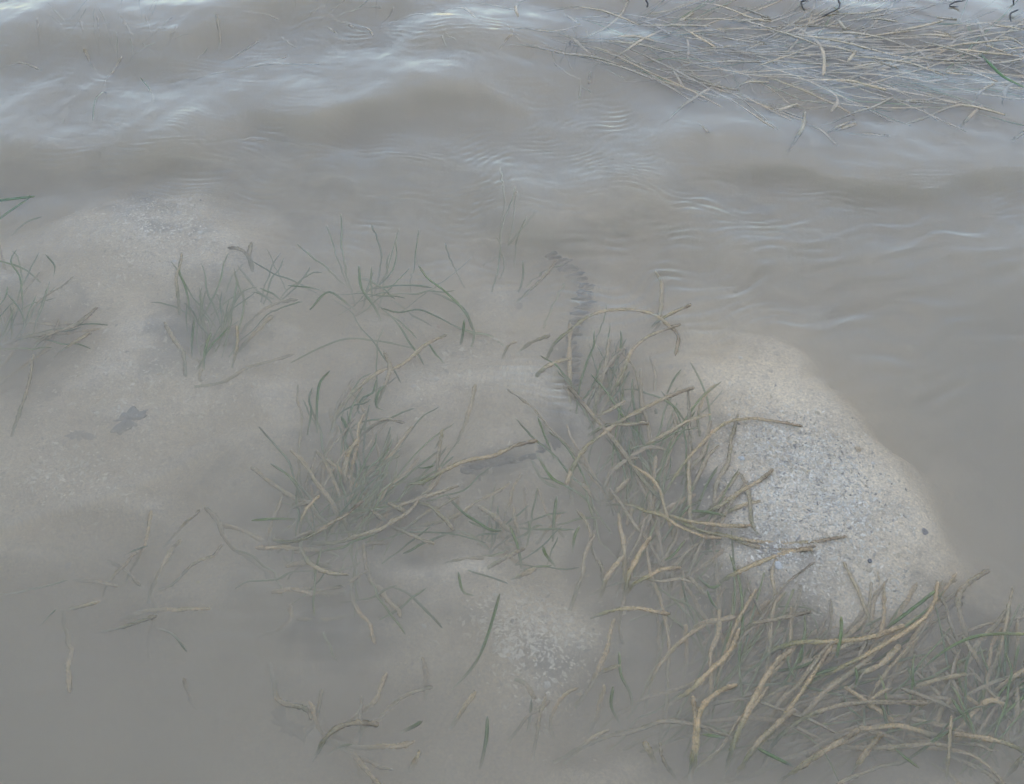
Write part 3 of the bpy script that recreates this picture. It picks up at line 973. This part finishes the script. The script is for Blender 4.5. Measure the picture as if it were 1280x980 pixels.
for pts, k, l in [
    (B((820, 660), (835, 710), (850, 770), (930, 795), (950, 830)), 'b', 'S'), (BC((290, 870), (340, 780), (390, 735), (460, 715), (555, 720)), 'b', 'E'),
    (BC((680, 910), (720, 825)), 'b', 'S'), (BC((840, 740), (900, 650), (945, 590)), 'b', 'S'), (BC((960, 900), (985, 780), (990, 690)), 'g', 'S'),
    (BC((850, 580), (940, 480), (990, 370), (1040, 200)), 'g', 'S'), (BC((640, 755), (690, 730), (730, 705)), 'g', 'S'), (BC((745, 620), (745, 520), (730, 450)), 'b', 'D'),
    (BC((1150, 750), (1160, 690), (1165, 620)), 'g', 'D'), (BC((350, 840), (400, 810), (450, 800)), 'g', 'D'), (BC((1100, 540), (1140, 560), (1180, 620)), 'b', 'D'),
]:
    blade(c11, pts, k, l, w=gb.uniform(.005, .0075) if k == 'b' else None)
fill(c11, 8, 420, 930, 70, 30, 50, 50, 50, 110, 'b', 'M')
fill(c11, 6, 650, 920, 80, 40, 80, 40, 50, 110, 'b', 'M')

c12 = tag(clump(630, 690), 'short dark green leaves and tan stubs between the hollow and the large clump', 'seagrass', 'seagrass clumps')
for pts, k, l in [
    (Fm((800, 340), (860, 400), (920, 440), (960, 465), (1000, 470)), 'g', 'S'), (Fm((1075, 610), (1060, 530), (1030, 450)), 'g', 'S'),
    (Fm((900, 705), (860, 690), (845, 620)), 'g', 'S'), (Fm((950, 605), (1030, 560), (1085, 535)), 'b', 'S'), (Fm((1040, 645), (1090, 625), (1125, 607)), 'b', 'S'),
    (Fm((1195, 600), (1160, 560), (1150, 530)), 'g', 'S'), (Fm((1090, 430), (1088, 370), (1085, 310)), 'b', 'D'), (Fm((830, 465), (900, 490), (960, 540)), 'g', 'D'),
    (Fm((800, 590), (870, 570), (940, 570)), 'b', 'D'), (Fm((1185, 510), (1190, 420), (1200, 350)), 'g', 'S'), (Fm((1130, 200), (1180, 280), (1230, 310)), 'g', 'S'),
    (Fm((1190, 215), (1160, 140), (1130, 60)), 'g', 'S'), (Fm((1110, 220), (1150, 290), (1210, 320)), 'g', 'D'),
]:
    blade(c12, pts, k, l)
fill(c12, 30, 620, 680, 70, 40, 80, 60, 30, 75, 'ggb', 'MMD')

# ---- floating beds along the top
T = crop(640, 0, 4.0)
U = crop(960, 0, 4.0)
V = crop(0, 0, 2.0)
c13 = tag(clump(740, 40), 'floating seagrass bed near the top, left part, with two thick blades pointing right', 'seagrass', 'seagrass clumps')
for pts, k, l in [
    (T((-60, 232), (0, 235), (120, 250), (250, 270), (400, 290), (545, 330)), 'b', 'E'), (T((-60, 160), (0, 165), (130, 170), (240, 160), (345, 125)), 'b', 'E'),
    (T((200, 165), (240, 172), (310, 205), (370, 260), (420, 285)), 'b', 'E'), (T((100, 80), (250, 40), (400, 35), (520, 65), (640, 125)), 'b', 'E'),
    (T((440, 42), (600, 70), (720, 95), (830, 130)), 'b', 'E'), (T((590, 80), (700, 120), (800, 180)), 'b', 'E'), (T((800, 105), (900, 165), (1020, 235)), 'b', 'E'),
    (T((800, 125), (850, 100), (905, 70)), 'b', 'E'), (T((330, 92), (400, 78), (490, 70)), 'b', 'E'), (T((850, 118), (960, 135), (1075, 160)), 'b', 'E'),
    (T((390, 222), (500, 205), (600, 190), (710, 215)), 'b', 'E'), (T((700, 240), (760, 255), (830, 285)), 'b', 'E'), (T((450, 330), (560, 270), (640, 215), (750, 148)), 'b', 'E'),
    (T((770, 290), (820, 370), (865, 440)), 'b', 'E'), (T((860, 140), (880, 220), (880, 300)), 'b', 'E'), (T((70, -5), (20, 40), (30, 105)), 'b', 'E'),
    (T((395, 350), (385, 415)), 'b', 'E'), (T((300, 240), (290, 220), (330, 190)), 'b', 'E'), (T((260, 75), (300, 90), (320, 115)), 'b', 'E'),
]:
    blade(c13, pts, k, l, w=gb.uniform(.0055, .0080))
fill(c13, 60, 770, 60, 100, 42, 0, 20, 110, 230, 'bbbg', 'NNS', .03, .45)
fill(c13, 14, 720, 45, 110, 45, -3, 14, 130, 260, 'b', 'E', .02, .3)
fill(c13, 16, 720, 95, 60, 20, 60, 60, 30, 60, 'bg', 'D')

c14 = tag(clump(920, 60), 'floating seagrass bed near the top, middle part, with a curled hook-shaped blade', 'seagrass', 'seagrass clumps')
for pts, k, l in [
    (T((740, 15), (900, 25), (1050, 40), (1200, 85), (1300, 105)), 'b', 'E'), (T((1070, 28), (1190, 50), (1290, 88)), 'b', 'E'), (T((1030, 145), (1100, 110), (1200, 95), (1290, 90)), 'b', 'E'),
    (T((690, 425), (800, 360), (880, 325), (1000, 310), (1130, 300), (1250, 305)), 'b', 'E'), (T((775, 640), (810, 575), (870, 515), (950, 460), (1045, 405)), 'b', 'E'),
    (T((1120, 290), (1190, 235), (1260, 205)), 'b', 'E'), (T((1090, 455), (1180, 410), (1290, 415)), 'b', 'E'), (T((925, 635), (950, 650), (975, 690)), 'b', 'E'),
    (U((90, 256), (250, 270), (400, 280), (560, 285), (680, 300), (780, 330), (890, 380)), 'b', 'E'), (U((110, 258), (280, 235), (440, 260)), 'b', 'E'),
    (U((-20, 255), (100, 205), (220, 175), (400, 160), (560, 180), (720, 230)), 'b', 'E'), (U((-20, 475), (120, 430), (240, 405), (400, 400), (500, 425), (590, 455)), 'b', 'E'),
    (U((240, 412), (320, 470), (345, 520), (310, 570)), 'b', 'E'), (U((250, 650), (400, 580), (520, 540), (625, 490)), 'b', 'E'),
    (U((90, 790), (140, 710), (175, 640), (185, 560)), 'b', 'E'), (U((170, 620), (260, 660), (340, 745)), 'b', 'E'), (U((330, 352), (450, 330), (590, 303)), 'b', 'E'),
    (U((-10, 70), (90, 110), (200, 170), (250, 220), (280, 290), (275, 380)), 'b', 'E'), (U((270, 690), (350, 640), (435, 605)), 'b', 'E'), (U((300, 670), (440, 628)), 'b', 'E'),
    (U((380, 680), (500, 685), (600, 697)), 'b', 'E'), (U((-20, 572), (40, 560), (80, 545), (150, 522)), 'b', 'E'), (U((140, 65), (300, 75), (450, 70), (600, 45), (630, 0)), 'b', 'E'),
    (U((420, 108), (540, 95), (650, 112)), 'b', 'E'), (U((340, 240), (390, 200), (430, 180)), 'b', 'E'), (U((380, 335), (440, 250)), 'b', 'E'),
    (U((180, 110), (185, 80), (190, 60)), 'b', 'E'), (U((330, 80), (390, 150)), 'b', 'E'),
]:
    blade(c14, pts, k, l, w=gb.uniform(.0055, .0080))
fill(c14, 90, 960, 85, 120, 55, 0, 20, 110, 230, 'bbbg', 'NNS', .03, .45)
fill(c14, 18, 890, 65, 120, 50, -3, 14, 130, 260, 'b', 'E', .02, .3)
fill(c14, 14, 960, 140, 90, 20, 70, 50, 30, 60, 'bg', 'D')

c15 = tag(clump(1150, 60), 'floating seagrass bed at the top right with a green blade slanting down right', 'seagrass', 'seagrass clumps')
for pts, k, l in [
    (U((520, 178), (650, 200), (760, 250), (800, 300), (810, 340)), 'b', 'E'), (U((740, 262), (880, 270), (1000, 310), (1055, 338)), 'b', 'E'), (U((820, 285), (960, 330), (1080, 380), (1150, 415)), 'b', 'E'),
    (U((780, 328), (900, 360), (1040, 382)), 'b', 'E'), (U((650, 192), (780, 175), (910, 190)), 'b', 'E'), (U((790, 150), (900, 182)), 'b', 'E'),
    (U((610, 645), (760, 605), (880, 555), (960, 540), (1060, 560), (1180, 590)), 'b', 'E'), (U((670, 565), (780, 515), (880, 490)), 'b', 'E'), (U((1010, 540), (1060, 470), (1130, 425)), 'b', 'E'),
    (U((1000, 150), (1050, 260), (1120, 330), (1200, 395), (1300, 445)), 'f', 'E'), (U((610, 55), (720, 90), (850, 125), (970, 132)), 'f', 'S'), (U((1000, 70), (1000, 150), (1025, 190)), 'f', 'S'),
    (U((680, 402), (800, 410), (915, 388)), 'b', 'E'), (U((550, 155), (680, 150), (870, 113)), 'b', 'E'), (U((590, 190), (630, 160), (670, 140)), 'b', 'E'),
    (U((1030, 80), (1060, 160), (1110, 250)), 'b', 'E'), (U((1035, 122), (1150, 140), (1300, 152)), 'b', 'E'), (U((1070, 222), (1200, 195), (1300, 240)), 'b', 'E'), (U((850, 255), (980, 190)), 'b', 'E'),
    (U((950, 660), (1000, 600), (1065, 542)), 'b', 'E'), (U((1200, 730), (1290, 665)), 'b', 'E'), (U((1155, 550), (1190, 450), (1235, 415)), 'b', 'E'), (U((770, 65), (860, 95), (940, 110)), 'b', 'E'),
]:
    blade(c15, pts, k, l, w=gb.uniform(.0055, .0080) if k != 'f' else .007)
fill(c15, 90, 1170, 85, 100, 50, 0, 20, 110, 230, 'bbbg', 'NNS', .03, .45)
fill(c15, 16, 1090, 60, 110, 50, -3, 14, 130, 260, 'b', 'E', .02, .3)

c16 = tag(clump(150, 100), 'sparse submerged seagrass sprigs under the ripples at upper left', 'seagrass', 'seagrass clumps')
for pts, k, l in [
    (V((240, 225), (280, 180), (305, 145)), 'b', 'S'), (V((235, 180), (230, 165), (212, 128)), 'b', 'S'), (V((540, 140), (548, 95), (545, 50)), 'b', 'S'), (V((530, 170), (600, 130), (648, 98)), 'b', 'S'),
    (V((420, 215), (560, 180), (680, 160), (800, 160)), 'b', 'S'), (V((670, 160), (720, 135)), 'b', 'S'), (V((272, 290), (265, 235), (240, 250), (235, 310)), 'g', 'S'), (V((390, 275), (375, 225), (350, 190)), 'g', 'S'),
    (V((-10, 168), (50, 160), (105, 178)), 'b', 'S'), (V((810, 60), (840, 80)), 'b', 'S'), (V((870, 58), (920, 70), (932, 88)), 'b', 'S'), (V((1100, 20), (1220, 15), (1290, 30)), 'b', 'S'), (V((1235, 135), (1280, 98)), 'b', 'S'),
    (V((100, 165), (98, 60)), 'b', 'D'), (V((210, 120), (205, 60)), 'b', 'D'), (V((150, 320), (160, 300)), 'g', 'D'), (V((730, 110), (745, 60), (800, 20)), 'b', 'D'), (V((1060, 60), (1150, 30), (1190, 60)), 'b', 'S'),
]:
    blade(c16, pts, k, l, w=gb.uniform(.005, .007) if k == 'b' else .003)
fill(c16, 24, 130, 70, 150, 30, 70, 40, 30, 70, 'bg', 'D')
fill(c16, 24, 400, 20, 120, 25, 40, 50, 30, 70, 'bg', 'D')

# ---- creeping root stems, half sunk in the sand under each clump
for rt in [o_ for o_ in COL.objects if o_.name.startswith('seagrass_clump')]:
    x0, y0 = rt.location[0], rt.location[1]
    a_ = gb.uniform(0, 6.28)
    n = 26
    tt = np.linspace(-1, 1, n)
    L_ = gb.uniform(.035, .06)
    X = x0 + np.cos(a_) * L_ * tt + .006 * np.sin(tt * 4 + a_) * np.sin(a_)
    Y = y0 + np.sin(a_) * L_ * tt - .006 * np.sin(tt * 4 + a_) * np.cos(a_)
    C = np.stack([X, Y, bed_z(X, Y) + .0012], 1) - np.array(rt.location)
    rm, _ = blade_mesh(C, .006, .0055, np.full(n, .7), .8, 0, gb)
    rm.name = 'rhizome'
    link('rhizome', rm, M_CRUST, rt)

# ---- dark dead stems standing out of the water at the top right
for i, (pts, lab) in enumerate([
    (T((675, 35), (680, 18), (670, 0), (690, -18)), 'short black dead stem tip above the water at the top edge, leftmost'),
    (U((185, 62), (170, 40), (165, 15), (200, 12)), 'crooked dark stem poking out above the floating bed at top'),
    (U((250, 95), (300, 75), (352, 48), (358, 20), (340, -15)), 'dark hook-shaped dead stem bent over the water at the top edge'),
    (U((950, 38), (905, 35), (930, 14), (990, 8)), 'dark flattened stem scrap above the water near the top right corner'),
    (U((1212, 115), (1208, 80), (1225, 66), (1255, 52)), 'brown forked stem scrap standing out of the water beside the right edge'),
    (U((1230, 25), (1228, 5), (1233, -15)), 'tiny dark stem tip at the top edge by the right corner'),
]):
    o = bpy.data.objects.new('dead_stem', None)
    COL.objects.link(o)
    o.location = place(*pts[0], 0)
    b_ = blade(o, pts, 'k', 'X', w=.0038, base=.002, name='stem')
    tag(o, lab, 'dead stem', 'dead stems above the water')

# ------------------------------------------------------------------ shells, pebbles and chips
gs = np.random.default_rng(5)


def bed_normal(x, y, e=.006):
    zx = (bed_z(np.array([x + e]), np.array([y]))[0] - bed_z(np.array([x - e]), np.array([y]))[0]) / (2 * e)
    zy = (bed_z(np.array([x]), np.array([y + e]))[0] - bed_z(np.array([x]), np.array([y - e]))[0]) / (2 * e)
    n = np.array([-zx, -zy, 1.0])
    return n / np.linalg.norm(n)


def tint(me, col):
    at = me.color_attributes.new('tint', 'FLOAT_COLOR', 'POINT')
    at.data.foreach_set('color', np.tile(np.array(list(col) + [1.0], dtype=np.float32), len(me.vertices)))


def pebble_mesh(r, flat, g):
    import bmesh
    bm = bmesh.new()
    bmesh.ops.create_icosphere(bm, subdivisions=3, radius=1)
    ph = g.uniform(0, 6, 6)
    for v in bm.verts:
        c = v.co
        k = 1 + .13 * math.sin(2.3 * c.x + ph[0]) + .10 * math.sin(3.1 * c.y + ph[1]) + .07 * math.sin(5 * c.z + 3 * c.x + ph[2]) + .04 * math.sin(9 * c.y + 5 * c.x + ph[3])
        v.co = Vector((c.x * r * k * 1.15, c.y * r * k, c.z * r * k * flat))
    me = bpy.data.meshes.new('pebble')
    bm.to_mesh(me)
    bm.free()
    me.polygons.foreach_set('use_smooth', np.ones(len(me.polygons), dtype=bool))
    return me


def lump_mesh(r, g):
    """a ragged flat cake of dark silt: low, with an uneven broken outline"""
    na, nr = 40, 9
    ph = g.uniform(0, 6.28, 8)
    V, F = [(0, 0, .2 * r)], []
    for j in range(1, nr + 1):
        f = j / nr
        for i in range(na):
            a_ = 2 * math.pi * i / na
            out_ = 1 + .22 * math.sin(2 * a_ + ph[0]) + .16 * math.sin(3 * a_ + ph[1]) + .12 * math.sin(5 * a_ + ph[2]) + .14 * math.sin(8 * a_ + ph[3]) + .10 * math.sin(13 * a_ + ph[4])
            rr = r * f * max(out_, .25) * 1.1
            x, y = math.cos(a_) * rr * 1.5, math.sin(a_) * rr
            h = .22 * r * (1 - f ** 2) + .10 * r * math.sin(x / r * 5 + ph[5]) * math.sin(y / r * 6 + ph[6]) * (1 - f * .5) - .16 * r * f ** 3
            V.append((x, y, h))
    for i in range(na):
        F.append((0, 1 + i, 1 + (i + 1) % na))
    for j in range(nr - 1):
        for i in range(na):
            i2 = (i + 1) % na
            F.append((1 + j * na + i, 1 + (j + 1) * na + i, 1 + (j + 1) * na + i2, 1 + j * na + i2))
    F.append(tuple(1 + (nr - 1) * na + i for i in reversed(range(na))))
    return mesh_from('sediment_lump', V, F)


def shell_mesh(r, g, el=1.0, cup=.45, fan=True):
    """a cupped, ribbed bivalve fragment with a broken edge"""
    V, F = [], []
    na, nr = 15, 6
    for j in range(nr + 1):
        f = j / nr
        for i in range(na):
            a_ = (-1.05 + 2.1 * i / (na - 1)) if fan else (2 * math.pi * i / (na - 1))
            edge_ = 1 + (.10 * math.sin(a_ * 7 + g.uniform(0, .6)) if j == nr else 0)
            rr = r * 2 * f * edge_ if fan else r * f * edge_
            x = math.sin(a_) * rr
            y = (math.cos(a_) * rr - r) if fan else math.cos(a_) * rr
            zz = cup * r * (1 - ((x / r) ** 2 + (y / r) ** 2) * .8) + .03 * r * math.cos(i * math.pi)
            V.append((x, y * el, zz))
    for j in range(nr):
        for i in range(na - 1):
            F.append((j * na + i, j * na + i + 1, (j + 1) * na + i + 1, (j + 1) * na + i))
    n = len(V)
    V += [(x, y, z - .10 * r) for x, y, z in V]
    F += [tuple(n + k for k in reversed(f)) for f in F]
    for i in range(na - 1):
        b0 = nr * na + i
        F.append((b0, b0 + 1, n + b0 + 1, n + b0))
    return mesh_from('shell', V, F)


def put(o, px, py, lift, rz):
    d = bed_at(px, py)
    p = place(px, py, d)
    z = float(bed_z(p[0:1], p[1:2])[0])
    nrm = Vector(bed_normal(p[0], p[1]))
    o.rotation_mode = 'QUATERNION'
    from mathutils import Quaternion
    o.rotation_quaternion = nrm.to_track_quat('Z', 'Y') @ Quaternion((0, 0, 1), rz)
    o.location = (p[0], p[1], z + lift)


CREAM, WHITE, GREY, BLUE, TAN, PINK = (.52, .46, .35), (.60, .59, .56), (.40, .41, .43), (.085, .10, .14), (.46, .36, .24), (.50, .36, .29)
SHELLS = [  # px, py, radius m, kind, colour, elongation, label, category
    (973, 707, .0052, 'pebble', WHITE, 'round white pebble low on the shelly mound beside the grass tips'),
    (1156, 666, .0044, 'pebble', (.13, .14, .17), 'dark blue-grey pebble alone on the right flank of the mound'),
    (1087, 712, .0050, 'shell', CREAM, 'cream shell piece with a dark speck above it on the lower mound'),
    (1087, 702, .0028, 'pebble', BLUE, 'tiny dark pebble touching the cream shell on the lower mound'),
    (1104, 766, .0062, 'shell', CREAM, 'cream triangular shell piece at the foot of the mound'),
    (1150, 803, .0045, 'shell', WHITE, 'small white shell chip right of the crossing blades at lower right'),
    (1053, 821, .0048, 'shell', WHITE, 'white curled shell piece among the lower right blades'),
    (1066, 838, .0030, 'pebble', WHITE, 'tiny white pebble just below the white curled shell piece'),
    (1089, 852, .0060, 'shell', TAN, 'tan hooked shell piece among blades at lower right'),
    (1022, 516, .0058, 'shell', CREAM, 'pale cream oblong shell near the top of the mound'),
    (1073, 561, .0064, 'shell', TAN, 'flat tan shell on the upper right shoulder of the mound'),
    (927, 573, .0060, 'shell', (.50, .54, .57), 'thin bluish translucent shell at the left of the mound'),
    (1092, 579, .0050, 'shell', WHITE, 'white and dark shell piece at the right shoulder of the mound'),
    (961, 553, .0048, 'shell', WHITE, 'bright white shell chip left of the mound crest'),
    (963, 533, .0056, 'shell', (.58, .55, .48), 'open ring-like shell rim under the long arching blade'),
    (988, 588, .0052, 'shell', CREAM, 'cream shell lump in the middle of the mound crest'),
    (1011, 589, .0052, 'shell', (.66, .56, .38), 'yellowish shell lump right of the cream one on the crest'),
    (911, 519, .0046, 'shell', WHITE, 'white shell chip at the upper left edge of the mound'),
    (925, 448, .0055, 'shell', WHITE, 'single white shell at the far tip of the mound'),
    (218, 327, .0075, 'shell', WHITE, 'white sliver-like shell at the top of the wavy stalk'),
    (99, 468, .0065, 'shell', CREAM, 'cream shell chip on pale sand at left, below the brown blades'),
    (167, 476, .0062, 'shell', CREAM, 'flat cream shell chip between the left tuft and the left edge'),
    (225, 266, .0060, 'shell', WHITE, 'white shell chip on the bright sand bank at upper left'),
    (227, 288, .0055, 'shell', WHITE, 'lower white shell chip on the bright sand bank at upper left'),
    (251, 291, .0062, 'shell', WHITE, 'white curved shell rim right of the bright sand bank chips'),
    (578, 376, .0060, 'shell', CREAM, 'cream shell chip beside the tip of the green tuft blade'),
    (611, 443, .0060, 'shell', CREAM, 'cream shell chip on open sand right of the green tuft'),
    (517, 483, .0058, 'shell', WHITE, 'white shell chip on sand above the hollow, left of a pair'),
    (545, 474, .0060, 'shell', WHITE, 'white slanting shell chip on sand above the hollow, right of a pair'),
    (504, 296, .0068, 'shell', PINK, 'small reddish shell on the sand above the green tuft'),
    (549, 408, .0066, 'shell', PINK, 'pinkish shell among the green tuft blades'),
    (494, 781, .0050, 'shell', CREAM, 'cream shell chip below the hollow, left of a pair'),
    (531, 783, .0044, 'shell', WHITE, 'white shell chip below the hollow, right of a pair'),
    (684, 856, .0058, 'shell', WHITE, 'white curved shell rim on the pale sand at bottom centre'),
    (619, 744, .0050, 'shell', WHITE, 'white upright shell chip at the top of the pale bottom centre sand'),
    (248, 728, .0040, 'shell', (.62, .58, .30), 'tiny yellow shell in the cloudy water at lower left'),
    (131, 674, .0045, 'shell', CREAM, 'tiny cream shell beside a green sprig at lower left'),
    (84, 706, .0062, 'shell', GREY, 'pale curved shell rim in cloudy water near the lower left edge'),
    (820, 371, .0050, 'shell', WHITE, 'white shell fleck on the sand just above the arched blade'),
    (160, 524, .0150, 'lump', (.24, .235, .225), 'dark lump half buried in the pale sand at left, right of a pair'),
    (97, 544, .0135, 'lump', (.24, .235, .225), 'dark lump half buried in the pale sand at left, left of a pair'),
    (358, 905, .0130, 'lump', (.09, .10, .10), 'dark round lump in the cloudy water by the bottom curled blades'),
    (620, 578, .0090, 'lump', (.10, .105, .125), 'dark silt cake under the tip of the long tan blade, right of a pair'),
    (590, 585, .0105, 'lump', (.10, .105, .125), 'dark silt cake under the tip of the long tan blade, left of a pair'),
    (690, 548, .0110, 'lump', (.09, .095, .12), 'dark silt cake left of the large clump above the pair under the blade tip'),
    (648, 384, .0058, 'pebble', (.12, .09, .075), 'small dark brown pebble at the root of the lone tan blade'),
]
for px, py, r, kd, colr, lab in SHELLS:
    if kd == 'lump':
        me = lump_mesh(r, gs)
        tint(me, colr)
        o = link('sediment_lump', me, M_CHIP)
        put(o, px, py, -r * .10, gs.uniform(0, 6.28))
        tag(o, lab, 'sediment lump', 'dark lumps on the sea bed')
    elif kd == 'pebble':
        big = False
        me = pebble_mesh(r, .62, gs)
        tint(me, colr)
        o = link('pebble', me, M_CHIP)
        put(o, px, py, r * (.05 if big else .22), gs.uniform(0, 6.28))
        tag(o, lab, 'pebble', 'pebbles on the sea bed')
    else:
        me = shell_mesh(r * .62, gs, gs.uniform(.75, 1.3), gs.uniform(.3, .6), gs.random() < .8)
        tint(me, colr)
        o = link('shell', me, M_CHIP)
        put(o, px, py, r * .06, gs.uniform(0, 6.28))
        tag(o, lab, 'shell', 'loose shells on the sea bed')

# thousands of crushed shell chips: nobody could count them
SPOTS = [(1000, 580, 95, 60, 2600), (960, 560, 60, 50, 700), (1060, 640, 75, 60, 1300), (1010, 700, 90, 55, 1000), (940, 520, 50, 50, 500), (950, 640, 50, 60, 700), (1100, 740, 70, 50, 450),
         (200, 275, 85, 40, 900), (150, 340, 120, 60, 600), (200, 480, 150, 70, 900), (90, 590, 110, 50, 600), (660, 780, 70, 60, 1100), (560, 470, 70, 60, 240), (640, 640, 70, 50, 260),
         (620, 400, 90, 60, 160), (880, 700, 60, 60, 380), (1000, 780, 120, 50, 420), (690, 860, 60, 60, 160)]
PAL = np.array([(.70, .67, .59), (.76, .72, .64), (.56, .49, .37), (.48, .445, .39), (.40, .37, .325), (.26, .245, .22), (.52, .44, .33), (.66, .62, .54)])
PW = np.array([.23, .21, .15, .12, .06, .03, .10, .10])
P, COLS, FS = [], [], []
for px, py, rx, ry, n in SPOTS:
    d = bed_at(px, py)
    c = place(px, py, d)
    sx = abs(place(px + 10, py, d)[0] - c[0]) / 10
    sy = abs(place(px, py - 10, d)[1] - c[1]) / 10
    X = c[0] + gs.normal(0, .55, n) * rx * sx
    Y = c[1] + gs.normal(0, .55, n) * ry * sy
    Zb = bed_z(X, Y)
    e = .004
    NX = -(bed_z(X + e, Y) - Zb) / e
    NY = -(bed_z(X, Y + e) - Zb) / e
    for x, y, z, nx_, ny_ in zip(X, Y, Zb, NX, NY):
        nn = np.array([nx_ + gs.normal(0, .35), ny_ + gs.normal(0, .35), 1.0])
        nn /= np.linalg.norm(nn)
        a_ = gs.uniform(0, 6.28)
        t1 = np.cross(nn, [math.cos(a_), math.sin(a_), 0])
        t1 /= np.linalg.norm(t1)
        t2 = np.cross(nn, t1)
        s = (1.0 if px > 820 else 1.35) * min(.0009 * math.exp(gs.normal(0, .55)) + .0003, .0024)
        el = gs.uniform(.8, 2.8)
        cu = s * gs.uniform(-.1, .5)
        c0 = np.array([x, y, z]) + nn * s * .35
        k = len(P)
        P += [c0 - t1 * s * el * gs.uniform(.7, 1.2) - t2 * s * .3, c0 - t2 * s * gs.uniform(.6, 1.1), c0 + t1 * s * el * gs.uniform(.7, 1.2), c0 + t2 * s * gs.uniform(.6, 1.1), c0 + nn * cu + t1 * s * gs.normal(0, .3)]
        FS += [(k, k + 1, k + 4), (k + 1, k + 2, k + 4), (k + 2, k + 3, k + 4), (k + 3, k, k + 4)]
        cc = PAL[gs.choice(len(PAL), p=PW) if (px > 820 or gs.random() < .35) else gs.integers(0, 2)] * gs.uniform(.8, 1.15)
        COLS += [np.append(cc, 1.0)] * 5
me = mesh_from('shell_hash', P, FS, False)
at = me.color_attributes.new('tint', 'FLOAT_COLOR', 'POINT')
at.data.foreach_set('color', np.array(COLS, dtype=np.float32).ravel())
o = link('shell_hash', me, M_CHIP)
o['kind'] = 'stuff'
o['label'] = 'crushed white and grey shell grit scattered over the sand mound and shallows'
o['category'] = 'shell grit'
